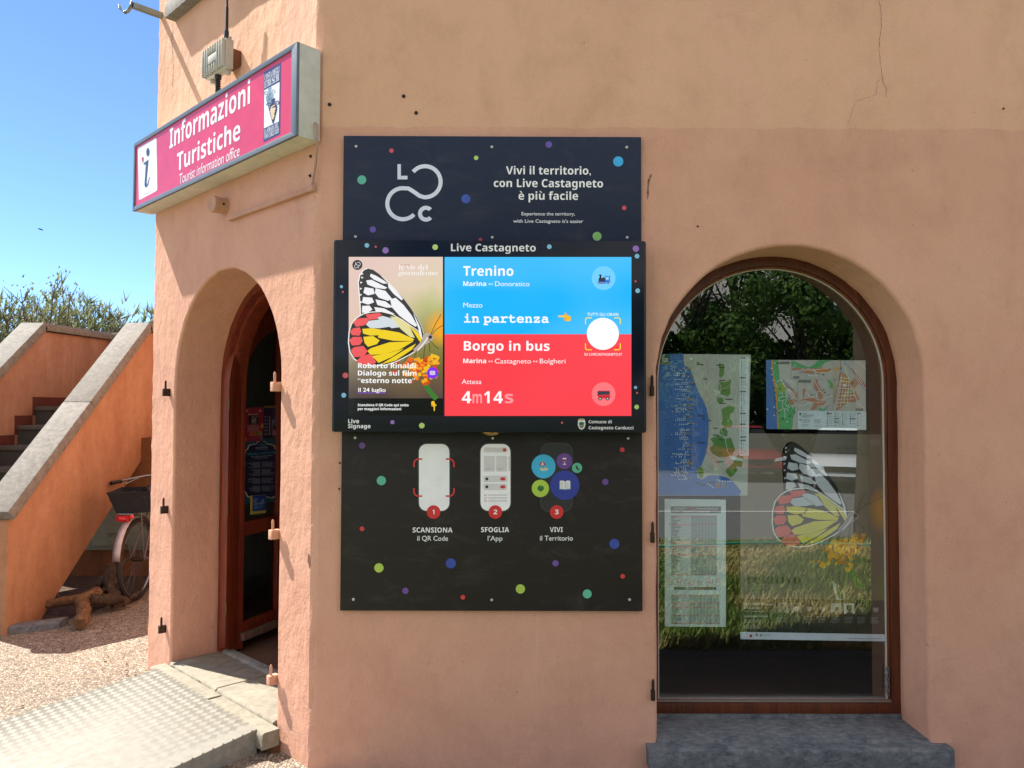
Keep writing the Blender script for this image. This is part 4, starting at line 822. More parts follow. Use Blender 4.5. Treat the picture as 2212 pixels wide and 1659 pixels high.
for y in (82, 295, 448, 684, 803, 942, 978): A.rect(922, y-6, 985, y+5, '3c4248', 4, 4)
for k in range(66):
    y = 104+k*15.6; A.disc(936, y, 6, random.choice(['3a4148', '9aa4a8', '586068']), 4, n=10); A.rect(950, y-2, 950+random.uniform(14, 50), y+2, '8d999c', 4)
A.rect(-60, 38, 158, 142, '1e5a54', 3); A.rect(-60, 135, 160, 150, '8e7a34', 4); A.pl([(-10, 70), (40, 62), (52, 90), (40, 125), (0, 122)], 'e6ede8', 4); A.lines(74, 84, 146, 132, 3, 'cfe0da', 4, .6, .1)
for k in range(3): A.arc(96, 56+k*9, 14, 200, 330, 3, 'cfe0da', 4, 8)
for k in range(78):                                     # rows of beach names and little round symbols over the sea
    y = 190+k*15.8+random.uniform(-4, 4); xr = 350+random.uniform(-30, 20); n = random.randint(2, 8)
    if random.random() < .18: continue
    for j in range(n): A.disc(xr-j*20, y, 6, random.choice(['e4e8ec', 'c9d2da', 'e4e8ec', '30466a']), 3, n=8)
    if random.random() < .7: A.rect(xr+14, y-4, xr+14+random.uniform(30, 70), y+4, random.choice(['a98f3c', 'a98f3c', '38508a']), 3)
for x, y, n in ((500, 155, 3), (545, 310, 3), (690, 160, 3), (725, 185, 4), (730, 325, 4), (740, 434, 3), (800, 530, 5), (730, 575, 4), (660, 845, 3), (658, 920, 4), (715, 970, 3), (710, 1115, 3), (705, 1212, 5), (820, 1090, 3), (500, 712, 5), (525, 745, 2), (500, 1005, 5), (590, 760, 2), (470, 1440, 4), (520, 1465, 4), (610, 1436, 5)): A.rect(x-n*8, y-5, x+n*8, y+5, '2f3a36', 4, 3)
for x, y in ((575, 1450), (600, 1470), (625, 1490), (675, 1410), (700, 1420), (730, 1421), (760, 1421), (790, 1422), (815, 1423)): A.disc(x, y, 8, 'dfe4e8', 4, n=10)
for y in range(1440, 1500, 12): A.rect(655, y-4, 698, y+3, 'a98f3c', 4); A.rect(718, y-4, 756, y+3, 'a98f3c', 4)
A.lines(-55, 660, 146, 1440, 90, '6f97cf', 2, .35, .3)
done(A)
A = paper('town_map', 'landscape town street map taped in the right half of the arched window', 'M2', [(88, 1508), (2000, 1528), (1992, 190), (82, 180)], 'bdbdbd', 'map')
A.pl([(88, 1506), (300, 1508), (270, 1000), (240, 720), (205, 400), (176, 182), (83, 181)], '4a78c0', 1); A.pl([(300, 1508), (326, 1508), (296, 1000), (268, 640), (235, 520), (205, 182), (176, 182), (200, 400), (240, 720), (272, 1000)], 'd2a035', 2)
A.pl([(326, 1508), (585, 1508), (600, 1300), (640, 1150), (640, 1080), (555, 1070), (500, 960), (450, 840), (400, 700), (345, 560), (330, 400), (305, 184), (205, 184), (240, 520), (270, 640), (298, 1000)], '58ab72', 1)
A.pl([(270, 660), (380, 600), (455, 720), (440, 800), (280, 800)], '8fb45c', 3)
A.pl([(565, 190), (640, 210), (800, 280), (900, 320), (1000, 270), (1080, 190), (1340, 190), (1200, 240), (1130, 330), (900, 350), (800, 345), (690, 330), (575, 310)], '5fae78', 2)
for P in ([(590, 330), (740, 335), (780, 372), (590, 385)], [(730, 390), (830, 345), (1130, 330), (1310, 345), (1320, 400), (1130, 420), (1090, 455), (830, 440)], [(700, 940), (820, 910), (1010, 890), (1080, 940), (1240, 985), (1170, 1050), (1060, 1060), (1050, 1120), (930, 1150), (1000, 1020), (900, 970), (720, 980)], [(1000, 560), (1040, 560), (1160, 780), (1170, 920), (1100, 950), (1060, 800), (1000, 720)], [(780, 735), (835, 730), (840, 790), (830, 900), (790, 920)],
          [(390, 640), (430, 640), (680, 830), (670, 940), (600, 880), (480, 740)], [(500, 965), (560, 940), (690, 940), (620, 1040), (560, 1060)], [(1500, 430), (1560, 420), (1690, 560), (1780, 760), (1880, 920), (1820, 980), (1640, 1000), (1560, 1080), (1440, 1150), (1400, 1150), (1450, 800)], [(1700, 620), (1790, 530), (1860, 640), (1760, 740)], [(1720, 350), (1750, 345), (1930, 560), (1990, 650), (1985, 740), (1860, 600)]): A.pl(P, 'b98672', 3)
A.pl([(1010, 380), (1300, 345), (1315, 390), (1240, 420), (1100, 412)], 'c98d55', 4); A.pl([(1555, 545), (1650, 520), (1690, 560), (1690, 640), (1620, 650), (1560, 600)], 'c98d55', 4); A.pl([(1370, 340), (1440, 310), (1450, 240), (1465, 320), (1495, 350), (1430, 390), (1400, 1000), (1385, 1000), (1400, 390)], 'd5a866', 3)
for P, h in (([(1250, 590), (1300, 570), (1360, 640), (1360, 720), (1300, 720), (1310, 660)], '58ab72'), ([(1070, 1080), (1180, 1130), (1290, 1050), (1200, 1160), (1110, 1160)], '6fb586'), ([(1690, 750), (1725, 745), (1720, 830), (1680, 830)], '58ab72'), ([(1560, 650), (1620, 640), (1620, 690), (1560, 690)], 'e8ece8')): A.pl(P, h, 4)
WH = 'eceeec'
for P in ([(570, 405), (840, 375), (1000, 385), (1050, 490), (880, 480)], [(840, 375), (880, 350), (1000, 375), (1050, 425), (1250, 432), (1340, 395)], [(1000, 375), (1310, 335)], [(720, 940), (850, 915), (1000, 900), (1060, 950), (1160, 955), (1250, 890), (1360, 880)], [(720, 940), (730, 975), (830, 965), (960, 1000), (1180, 990)], [(690, 1050), (800, 1060), (880, 1010), (940, 1020)], [(1000, 560), (1060, 680), (1160, 830)], [(840, 790), (900, 870), (1000, 890)], [(830, 800), (820, 920)], [(1040, 900), (1060, 800), (1120, 770)],
          [(400, 640), (560, 850), (640, 1040), (540, 1080), (430, 1140)], [(390, 620), (680, 960)], [(500, 730), (660, 850)], [(450, 700), (560, 790), (640, 900)], [(310, 830), (390, 810), (400, 890), (330, 900), (310, 960), (400, 970), (390, 1080), (440, 1140), (440, 1300)], [(400, 890), (460, 880), (470, 960), (440, 1010), (480, 1080), (520, 1030)], [(400, 970), (440, 940)], [(310, 1180), (400, 1120)], [(300, 620), (270, 700)], [(260, 640), (320, 580), (390, 580)],
          [(1530, 440), (1400, 1160)], [(1580, 300), (1700, 640), (1830, 990), (1990, 1150)], [(1600, 200), (1700, 350), (1880, 600), (1985, 740)], [(1690, 330), (1740, 340), (1930, 600)], [(1840, 230), (1930, 280), (1990, 370)]): A.line(P, 9, WH, 5)
for k in range(9):
    t = k/8; A.line([(1500-t*70, 520+t*560), (1690+t*110-(t > .8)*120, 540+t*520)], 8, WH, 5.5)
for k in range(6): A.line([(1530+k*45, 560+k*20), (1440+k*66, 1100-k*40)], 8, WH, 5.8)
A.line([(1515, 190), (1495, 460), (1375, 1020)], 6, '55585a', 6); A.line([(1570, 195), (1720, 370), (1870, 620), (1990, 760)], 9, '5a7ac0', 6); A.line([(400, 570), (610, 770)], 10, '4a78c0', 6)
for P in ([(563, 186), (566, 552)], [(566, 552), (1362, 556)], [(1362, 190), (1362, 1160)], [(682, 560), (684, 1160)]): A.line(P, 4, '8d9294', 7)
A.pl([(684, 1160), (684, 1508), (2000, 1526), (1997, 1168)], 'cfe0ea', 7)
A.pl([(718, 1196), (745, 1196), (742, 1240), (731, 1252), (718, 1240)], '23282e', 8); A.text('COMUNE DI', 762, 855, 1217, 12, '4a525a', 'R', 8); A.text('CASTAGNETO', 762, 986, 1256, 26, '39434c', 'S', 8, -.01); A.text('CARDUCCI', 762, 938, 1288, 26, '39434c', 'S', 8, -.01)
A.disc(732, 1332, 15, '16191c', 8); A.text('i', 728, 735, 1340, 15, 'e6ecf0', 'S', 9)
for x0, x1, y0, y1 in ((762, 930, 1320, 1395), (762, 930, 1412, 1465), (995, 1150, 1320, 1410), (995, 1180, 1440, 1468)): A.lines(x0, y0, x1, y1, 5, '77838c', 8, .3)
for x, y0, y1 in ((1256, 1230, 1475), (1402, 1200, 1290), (1402, 1340, 1475), (1547, 1205, 1475), (1694, 1205, 1290), (1694, 1335, 1420), (1838, 1235, 1480)):
    y = y0
    while y < y1: A.disc(x, y, 11, random.choice(['2c3238', '6b757c', '2c3238', 'a9b4ba']), 8, n=12); A.rect(x+30, y-4, x+30+random.uniform(30, 85), y+2, '8a969e', 8); y += 35
for x0, x1, y, h in ((1240, 1283, 1195, 'a84a4a'), (1243, 1345, 1212, '5c3f42'), (1384, 1480, 1310, '4c4044'), (1384, 1474, 1375, '3b4a48'), (1672, 1796, 1310, '4c3c44'), (1818, 1898, 1207, '3b4a48')): A.rect(x0, y-8, x1, y+8, h, 8, 7)
for x0, x1, y0, y1, t in ((282, 528, 218, 256, 'MARINA DI CASTAGNETO'), (595, 712, 497, 533, 'BOLGHERI'), (698, 942, 574, 610, 'CASTAGNETO CARDUCCI'), (1795, 1940, 1116, 1152, 'DONORATICO')): A.rect(x0, y0, x1, y1, '24282a', 8, 17); A.text(t, x0+14, x1-14, y1-11, 15, 'dfe2e2', 'B', 9)
for x, y in ((735, 418), (858, 480), (1318, 350), (1060, 575), (1066, 740), (995, 852), (1268, 855), (530, 872), (320, 612), (290, 628), (415, 1162), (316, 1270), (1530, 348), (1402, 568)): A.disc(x, y, 15, '3d62b4', 8, n=14); A.disc(x, y, 8, 'e6e8ea', 9, n=12)
for x, y in ((345, 738), (950, 855), (330, 1190), (520, 925), (243, 905), (250, 970), (232, 718), (245, 808), (1180, 465), (1185, 755), (1205, 808), (622, 1185), (398, 1310), (540, 1260), (268, 1158)): A.disc(x, y, 14, '1d2124', 8, n=14)
for x, y in ((180, 345), (188, 462), (212, 572), (232, 1090), (234, 1250), (240, 242), (482, 1372), (495, 1148), (592, 1100), (628, 295)): A.disc(x, y, 14, 'd4dde6', 8, n=12)
done(A)
A = paper('bus_timetable', 'tall white printed bus timetable with red hand lettering, under the coast map', 'TT', [(55, 1618), (793, 1624), (793, 83), (52, 74)], 'c3d5d8', 'timetable')
A.rect(124, 166, 735, 247, '5a6265', 1); A.text('CASTAGNETO -', 165, 335, 202, 22, 'c9d4d6', 'B', 2); A.text('Trenino', 345, 430, 202, 22, 'd8717c', 'B', 2); A.text('Donoratico-Marina di', 440, 696, 202, 22, 'c9d4d6', 'B', 2); A.text('Castagneto C.cci-Donoratico', 266, 594, 237, 22, 'c9d4d6', 'B', 2)
def table(x0, x1, xc, y0, y1, n, reds, cols):
    h = (y1-y0)/n
    for r in reds: A.rect(x0, y0+r*h, x1, y0+(r+1)*h, 'dfa3ae', 1)
    for k in range(n+1): A.rect(x0, y0+k*h-1, x1, y0+k*h+1, '5c686c', 2)
    for k in range(n):
        A.rect(x0+6, y0+(k+.35)*h, x0+6+random.uniform(30, 120), y0+(k+.72)*h, '5a6468', 2)
        for j in range(cols): A.rect(xc+(x1-xc)*(j+.15)/cols, y0+(k+.3)*h, xc+(x1-xc)*(j+.85)/cols, y0+(k+.75)*h, '7b878a', 2)
    for x in [x0, x1]+[xc+(x1-xc)*j/cols for j in range(cols)]: A.rect(x-1, y0, x+1, y1, '6a767a', 2.5)
table(130, 683, 374, 278, 628, 21, (0, 6, 20), 8); table(130, 683, 374, 645, 996, 21, (0, 6, 20), 8); table(130, 716, 348, 1236, 1590, 22, (0, 6, 9, 15, 21), 9)
A.rect(52, 1003, 793, 1008, 'b3c4c8', 1)
RP = 'd98088'
for P in ([(88, 1112), (90, 1030), (122, 1034), (126, 1058), (95, 1068), (134, 1080), (132, 1106), (88, 1112)], [(190, 1040), (160, 1048), (150, 1090), (170, 1118), (200, 1110), (208, 1070), (190, 1040)], [(222, 1130), (224, 1036), (262, 1040), (264, 1070), (228, 1080), (276, 1128)], [(340, 1042), (300, 1050), (290, 1100), (312, 1126), (344, 1118), (344, 1088), (320, 1088)], [(392, 1040), (364, 1052), (360, 1100), (384, 1124), (408, 1110), (410, 1060), (392, 1040)],
          [(452, 1126), (454, 1066)], [(470, 1126), (472, 1066), (504, 1124), (502, 1062)], [(556, 1130), (558, 1038), (606, 1044), (606, 1076), (566, 1080), (622, 1096), (616, 1128), (556, 1130)], [(634, 1046), (630, 1100), (650, 1128), (672, 1116), (676, 1040)], [(736, 1034), (700, 1040), (694, 1070), (724, 1086), (722, 1122), (684, 1132)]): A.line(P, 5, RP, 3)
A.rect(165, 1142, 678, 1174, '4e5a58', 1); A.text('CASTAGNETO -', 285, 425, 1167, 18, 'c9d4d6', 'B', 2); A.text('Borgo in bus', 436, 562, 1167, 18, 'd8717c', 'B', 2)
for y in (380, 750): A.pl([(102, y-6), (110, y-10), (120, y-4), (112, y+10)], 'd25a68', 2)
done(A)
def m_poster():
    N = Nodes('poster_ground'); tc = N.n('TexCoord'); sep = N.n('SeparateXYZ'); v = tc.outputs['Generated']; N.l(v, sep.inputs[0])
    c = N.ramp(N.math('ADD', sep.outputs['X'], N.math('MULTIPLY', N.noise(v, 2, 2), .2)), [(.15, hx('7e756c')), (.6, hx('736c5e')), (1., hx('565446'))])
    gx = N.math('SUBTRACT', sep.outputs['X'], 1.0); gz = N.math('SUBTRACT', sep.outputs['Z'], .63)
    d = N.math('SQRT', N.math('ADD', N.math('MULTIPLY', gx, gx), N.math('MULTIPLY', gz, gz)))
    c = N.mix(N.ramp(d, [(.05, (1, 1, 1)), (.13, (0, 0, 0))]), c, hx('b07c18'))
    gz2 = N.math('SUBTRACT', sep.outputs['Z'], .25); gx2 = N.math('SUBTRACT', sep.outputs['X'], 1.02); d2 = N.math('SQRT', N.math('ADD', N.math('MULTIPLY', gx2, gx2), N.math('MULTIPLY', gz2, gz2)))
    c = N.mix(N.ramp(d2, [(.04, (1, 1, 1)), (.12, (0, 0, 0))]), c, hx('58701c')); return N.base(c, .5)
A = paper('event_poster', 'large butterfly event poster filling the lower right of the arched window', 'WL', [(562, 970), (1341, 984), (1338, 120), (562, 112)], '1b2623', 'poster', PZ-.001)
A.view('PB'); A.pl([(35, 1558), (1347, 1577), (1342, 72), (35, 60)], m_poster(), 1)
K2 = dict(rim='e8ecec', dark='1e1c1c', white='c5cbd4', red='d2544c', yel='cfc62c', pale='b6c3cc', pale2='c4c45a', body='8f8a88', leg='2c2826', stem='4a7a34', pet=['d99a1c', 'c47a20', 'e0b224', 'b5641c', 'd8a42a', 'c98a20'])
A.post = lambda x, y: (325+(x-152)*1.128, 140+(y-285)*1.193 if y < 1070 else 1076+(y-1070)*1.35)
flower(A, K2, 905); butterfly(A, K2); A.post = None
A.pl([(868, 1398), (925, 1440), (975, 1490), (985, 1560), (950, 1572), (905, 1570), (880, 1480)], 'a9b4ac', 2); A.pl([(905, 1430), (960, 1480), (975, 1560), (935, 1565), (910, 1500)], '4c6a34', 3)
A.line([(1195, 705), (1260, 662), (1340, 628)], 5, '3a332a', 3)
A.text('le vie del', 912, 1126, 215, 42, '55524c', 'S', 12, -.014); A.text('giornalismo', 912, 1203, 266, 42, '55524c', 'S', 12, -.014)
A.text('relativo', 92, 580, 1422, 92, '34382e', 'S', 12, -.012); A.lines(92, 1480, 360, 1510, 1, '6a6a5c', 3, .5); A.lines(92, 1508, 130, 1525, 1, '6a6a5c', 3, .4)
A.pl([(1208, 125), (1290, 108), (1308, 160), (1216, 182)], '6a6a64', 3); A.lines(1120, 292, 1235, 304, 1, '5a5a54', 3)
A.view('PF'); DK = 'd7dcd6'
A.text('24/26/28/29/30 luglio', 168, 562, 286, 32, DK, 'S', 3, -.012); A.text('4/5/6 agosto', 168, 386, 336, 30, DK, 'S', 3, -.012); A.rect(404, 305, 407, 336, DK, 3); A.text('2022', 425, 515, 340, 30, '7a5236', 'S', 3)
A.text('ore 21.15 | Piazzetta della Gogna', 168, 460, 374, 14, DK, 'S', 3, -.01); A.text('Castagneto Carducci', 168, 498, 447, 32, DK, 'S', 3, -.012)
for y0, y1, n in ((485, 530, 3), (562, 612, 3)): A.lines(168, y0, 420, y1, n, '9fa9a2', 3, .4)
A.rect(592, 250, 595, 615, '69756c', 3)
for i, (x, h, dk) in enumerate(((632, '7f8a85', '3c4442'), (810, '6c7672', 'aab2ae'), (990, '2a3230', '99a19d'), (1170, '222a28', '8f9894'), (1350, '98a09d', '59625f'), (1530, 'b4bcc0', '2a3031'), (1710, '2c3332', '7b8380'), (1890, '1e2524', '8b938f'))):
    A.rect(x, 250+i*2.5, x+142, 392+i*2.5, h, 3); A.disc(x+71, 318+i*2.5, 36, dk, 4, 46); A.disc(x+71, 285+i*2.5, 38, '1e2322' if i != 4 else 'a9b0ad', 5, 20); A.pl([(x+20, 392+i*2.5), (x+45, 368+i*2.5), (x+98, 368+i*2.5), (x+125, 392+i*2.5)], '262c2b', 4.5)
    A.rect(x+50, 318+i*2.5, x+64, 322+i*2.5, '161a1a', 6); A.rect(x+78, 318+i*2.5, x+92, 322+i*2.5, '161a1a', 6); A.rect(x+60, 344+i*2.5, x+84, 347+i*2.5, '2a2e2e', 6)
    A.lines(x, 430+i*3, x+130, 530+i*2, 5, '8d978f', 3, .28)
A.pl([(120, 648), (122, 748), (2105, 778), (2093, 682)], 'cfd8e4', 3)
A.rect(247, 684, 280, 722, '9a3f3f', 4); A.pl([(330, 670), (352, 672), (356, 705), (332, 702)], 'a85050', 4); A.disc(399, 694, 11, '6a5a4e', 4, 15); A.lines(420, 684, 540, 712, 3, '8a929a', 4, .3); A.lines(166, 668, 230, 676, 1, '8a929a', 4); A.lines(1590, 735, 2035, 748, 1, '7d858c', 4, .5, .05)
done(A)
q = MB(); a, b = WALL.hit(1915, 1470, -.262); cen = [(a, b+k*.026) for k in range(-2, 3)]   # short chain hanging in the corner of the window
for i, (x, z) in enumerate(cen):
    P = [WALL(x+(.007*math.cos(t) if i % 2 else .003*math.cos(t)), z+.016*math.sin(t), -.25+(.003 if i % 2 else .007)*math.cos(t)) for t in [2*math.pi*k/12 for k in range(13)]]; q.tube(P, .0022, STEEL, 6, False)
tag(q.build('chain', smooth=60), 'short steel chain hanging in the lower right corner of the arched window', 'chain')
# ------------------------------------------------------------------ papers on the open door
DPC = -.026
A = paper('concert_poster', 'red concert poster with a portrait, stuck on the glass of the open door', 'DP', [(72, 545), (332, 545), (335, 80), (76, 90)], '8a2438', 'poster', DPC, LEAF)
for x, h in ((102, 'a89a9c'), (202, '3a2028'), (290, 'a89a9c')): A.disc(x, 130, 16, h, 1)
A.text('Mercoledi', 122, 256, 190, 30, 'c9bfc2', 'C', 2); A.text('nel', 244, 276, 206, 16, 'c9bfc2', 'C', 2); A.text('Borgo', 172, 252, 226, 28, 'c9bfc2', 'C', 3)
A.rect(134, 188, 268, 320, '17131a', 1); A.disc(205, 262, 34, '8a8486', 2, 44); A.disc(205, 222, 46, '2b2629', 3, 16); A.pl([(150, 320), (175, 290), (235, 290), (262, 320)], '4c474a', 2); A.disc(208, 292, 22, '6a6466', 3, 18)
A.lines(110, 328, 290, 420, 5, 'b08a90', 1, .4, .3, 'C'); A.lines(140, 425, 250, 480, 3, 'b89040', 1, .4, .2, 'C')
A.disc(316, 335, 16, 'a8903a', 2, 34); A.disc(288, 440, 34, '6a8040', 2); A.disc(312, 505, 16, '3a7a9c', 2, 26); A.disc(200, 518, 38, '8c2c5c', 1.5, 22); A.disc(90, 515, 14, '9c8430', 1.5, 26)
done(A)
A = paper('bus_poster', 'dark purple bus route poster with yellow heading, right of the red concert poster', 'DP', [(336, 485), (640, 470), (640, 40), (340, 60)], '2a1c3a', 'poster', DPC, LEAF)
A.text('BORGOINBUS', 346, 615, 96, 30, 'a8923a', 'B', 2, y1=84); A.lines(460, 112, 620, 230, 8, '9a90a4', 1, .35, .3, 'R'); A.rect(418, 212, 424, 455, 'b8b0c0', 2)
for y in (215, 262, 308, 355, 400, 448): A.disc(421, y, 6, 'c8c2d0', 3, n=10); A.lines(344, y-10, 408, y+14, 2, '9a90a4', 1, .4, .2)
A.rect(450, 242, 640, 388, '5a6a80', 1); A.pl([(460, 340), (520, 270), (560, 262), (640, 300), (640, 388), (470, 388)], '3a2430', 2); A.disc(512, 322, 12, 'c0c0c4', 3); A.rect(450, 388, 640, 478, '6a2438', 1); A.lines(460, 398, 620, 470, 4, 'b8a8ac', 2, .4)
done(A)
A = paper('music_programme', 'navy music programme poster with a pale scalloped outline, below the red poster', 'DP', [(68, 1400), (640, 1350), (640, 470), (74, 545)], '1c4a5c', 'poster', DPC-.001, LEAF)
half = [(305, 538), (262, 550), (235, 582), (190, 585), (140, 600), (120, 650), (92, 672), (82, 720), (82, 870), (72, 940), (72, 1220), (100, 1250), (115, 1290), (170, 1316), (230, 1300), (308, 1312)]
full = half+[(618-x, y) for x, y in reversed(half)]
A.pl([(309+(x-309)*1.03, 925+(y-925)*1.012) for x, y in full], 'b9bfae', 1); A.pl([(309+(x-309)*.97, 925+(y-925)*.985) for x, y in full], '141c3e', 2)
for k in range(-3, 4): A.line([(318+k*6, 612), (318+k*13, 575-abs(k)*-4)], 4, '2a7a9a', 3); A.disc(318+k*14, 570+abs(k)*8, 6, '2a7a9a', 3)
A.text('SCUOLA DI MUSICA', 230, 398, 640, 14, 'b0bac8', 'B', 3); A.lines(230, 646, 398, 662, 1, '8a96a8', 3, .5, .05)
A.text('Musica nel Borgo', 110, 510, 738, 38, '2f88a8', 'S', 3); A.text('2022', 455, 512, 690, 16, '2f6a88', 'B', 3); A.text('Piazza delle Logge e Teatro Roma', 168, 455, 764, 13, 'b0bac8', 'S', 3); A.text('Castagneto Carducci', 222, 402, 784, 12, 'b0bac8', 'S', 3)
for y0, y1 in ((828, 912), (930, 1020), (1050, 1128), (1156, 1240)): A.lines(115, y0, 290, y1, 6, '8d98aa', 3, .35, .5, 'R'); A.lines(312, y0-4, 500, y1-10, 6, '8d98aa', 3, .35, .5)
done(A)
A = paper('blue_leaflet', 'small blue leaflet with a yellow edge at the foot of the navy programme', 'DP', [(156, 1543), (372, 1518), (374, 1268), (158, 1286)], 'a8a848', 'leaflet', DPC+.004, LEAF)
A.pl([(186, 1500), (370, 1482), (372, 1270), (188, 1286)], '1a3c86', 1)
A.text('COSTA', 192, 258, 1355, 24, '98aed0', 'B', 2, y1=1340); A.text('DEGLI', 196, 250, 1385, 22, '98aed0', 'B', 2, y1=1372); A.text('ETRUSCHI', 200, 310, 1414, 22, '98aed0', 'B', 2, y1=1396); A.text('BLU', 212, 320, 1478, 48, '5c86c0', 'B', 2, y1=1440); A.text('ALTA', 305, 345, 1400, 60, '98aed0', 'B', 2, y1=1390)
done(A)
# ------------------------------------------------------------------ tread plate ramp
RP_ = thing('access_ramp', 'pale aluminium tread plate ramp leading up to the doorstep', 'ramp', DOORW(-.9, 0, .5))
HI = [(-1.455, .088, .118), (-.305, .092, .113)]; LO_ = [(-1.46, 1.12, .008), (-.235, 1.12, .008)]
def rp(s, t): a = Vector(HI[0])*(1-s)+Vector(HI[1])*s; b = Vector(LO_[0])*(1-s)+Vector(LO_[1])*s; p = a*(1-t)+b*t; return DOORW(p.x, p.z, p.y)
q = MB(); c = [rp(0, 0), rp(1, 0), rp(1, 1), rp(0, 1)]; dn = lambda p: Vector((p.x, p.y, .001))
q.add(c+[dn(p) for p in c], [(0, 3, 2, 1), (0, 1, 5, 4), (1, 2, 6, 5), (2, 3, 7, 6), (3, 0, 4, 7)], ALU); q.build('plate', RP_, .003)
q = MB(); nv = (c[3]-c[0]).cross(c[1]-c[0]).normalized(); nv = nv if nv.z > 0 else -nv
def bars(P, up, nx, ny, uax, vax, hgt=.0022):
    ln, wd = uax.length, vax.length
    for i in range(nx):
        for j in range(ny):
            o = P(i, j); fl = (i+j) % 2; ua, va = (uax, vax) if fl else (vax, uax)
            for k in range(5):
                m = o+va*((k-2)*.17); d0 = ua*.42; w_ = va.normalized()*.0026; h_ = up*hgt; e = ua.normalized()*.006
                q.add([m-d0-w_, m+d0-w_, m+d0+w_, m-d0+w_, m-d0+e+h_, m+d0-e+h_], [(0, 1, 5, 4), (2, 3, 4, 5), (1, 2, 5), (3, 0, 4)], ALU)
ux = (c[1]-c[0]).normalized(); vx = nv.cross(ux); pd = .047
def onplate(i, j): return c[0]*0+c[0]+ux*(.02+i*pd)+vx*(1 if vx.dot(c[3]-c[0]) > 0 else -1)*(.02+j*pd)
L1 = (c[1]-c[0]).length; L2 = (c[3]-c[0]).length
U1 = (ux+vx).normalized()*pd; U2 = (ux-vx).normalized()*pd
bars(lambda i, j: onplate(i, j)+nv*.0002, nv, int((L1-.03)/pd), int((L2-.03)/pd), U1, U2)
# the same plate folded down at the right side
sn = (c[2]-c[1]).cross(Vector((0, 0, -1))).normalized(); sn = sn if sn.dot(DOORW.u) > 0 else -sn; sx = (c[2]-c[1]).normalized(); sy = Vector((0, 0, -1))
for k in range(14):
    o = c[1]+sx*(.025+k*pd)+sy*.02+sn*.0004
    if o.z-.02 < .0: continue
    for r in range(3):
        p = o+sy*r*pd
        if p.z < c[1].z-(k*pd)*.1-.10 or p.z < .02: continue
        ua, va = ((sx+sy), (sx-sy)) if (k+r) % 2 else ((sx-sy), (sx+sy)); ua = ua.normalized()*pd; va = va.normalized()*pd
        for g in range(5):
            m = p+va*((g-2)*.17); d0 = ua*.42; w_ = va.normalized()*.0026; h_ = sn*.0022; e = ua.normalized()*.006
            q.add([m-d0-w_, m+d0-w_, m+d0+w_, m-d0+w_, m-d0+e+h_, m+d0-e+h_], [(0, 1, 5, 4), (2, 3, 4, 5), (1, 2, 5), (3, 0, 4)], ALU)
q.build('tread_pattern', RP_, recalc=True)
# ------------------------------------------------------------------ outside staircase
T_ = thing('outside_staircase', 'orange rendered outside staircase with grey stone copings, left of the building', 'staircase', (-4., 3., 0))
SIDE = lambda X: Frame((X, 0, 0), (0, 1, 0), (0, 0, 1), (1, 0, 0))
q = MB(); f0 = SIDE(-3.47); bot = [(1.985, -.05), (2.33, -.05), (4.12, 1.215), (5.43, 1.215)]; top = [(5.43, 2.31), (4.0, 2.31), (1.985, .78)]
q.prism(f0, bot+top, -.18, 0, ORANGE)
q.build('right_parapet', T_, .006)
q = MB(); f1 = SIDE(-4.55); q.prism(f1, [(1.95, .02), (2.35, .02), (2.35, .30), (4.05, 1.42), (5.43, 1.42), (5.43, 2.35), (4.12, 2.32), (1.95, .69)], -.18, 0, ORANGE_OLD)
q.build('left_parapet', T_, .006)
q = MB(); bf = Frame((0, 5.43, 0), (1, 0, 0), (0, 0, 1), (0, -1, 0)); q.prism(bf, [(-4.73, .0), (-2.2, .0), (-2.2, 3.46), (-4.40, 2.35), (-4.73, 2.34)], -.18, -.002, ORANGE_OLD); q.build('back_parapet', T_, .006)
def coping(pts, w_, th):                                # stone slabs along a line of points (left and right edges follow)
    q = MB()
    for i in range(len(pts)-1):
        a, b = Vector(pts[i]), Vector(pts[i+1]); d = (b-a); side = Vector((d.y, -d.x, 0)).normalized()*w_/2; up = side.cross(d).normalized(); up = up if up.z > 0 else -up
        n = max(1, int(d.length/1.0)); g = d.normalized()*.003
        for k in range(n):
            p0, p1 = a+d*k/n+g, a+d*(k+1)/n-g; V = []
            for s, u in ((-1, -th), (1, -th), (1, -.03), (.88, 0), (-.88, 0), (-1, -.03)):
                V.append((s, u))
            vs = [p+side*s+up*u for p in (p0, p1) for s, u in V]; q.add(vs, [(5, 4, 3, 2, 1, 0), (6, 7, 8, 9, 10, 11)]+[(j, (j+1) % 6, 6+(j+1) % 6, 6+j) for j in range(6)], COPING)
    return q
coping([(-3.56, 1.95, .855), (-3.56, 4.0, 2.395), (-3.56, 5.4, 2.395)], .25, .075).build('coping', T_, .004, recalc=True)
coping([(-4.64, 1.9, .745), (-4.64, 4.12, 2.405), (-4.64, 5.5, 2.43)], .25, .075).build('coping', T_, .004, recalc=True)
coping([(-4.6, 5.53, 2.43), (-4.36, 5.53, 2.44), (-2.2, 5.53, 3.56)], .25, .075).build('coping', T_, .004, recalc=True)
q = MB(); q2 = MB(); prof = []
for k in range(9):
    y, z = 4.05-.265*k, 1.59-.177*k
    if z < .1: break
    q.prism(WORLD, [(-4.548, y-.02), (-3.652, y-.02), (-3.652, y+.30), (-4.548, y+.30)], z-.04, z, TREADS) if k else None
    q2.prism(WORLD, [(-4.548, y), (-3.652, y), (-3.652, y+.03), (-4.548, y+.03)], z-.177, z-.041, col('4a4846', .85))
q.prism(WORLD, [(-4.548, 4.03), (-3.652, 4.03), (-3.652, 5.425), (-4.548, 5.425)], 1.55, 1.59, TREADS)
q.build('steps', T_, .004); q2.build('risers', T_)
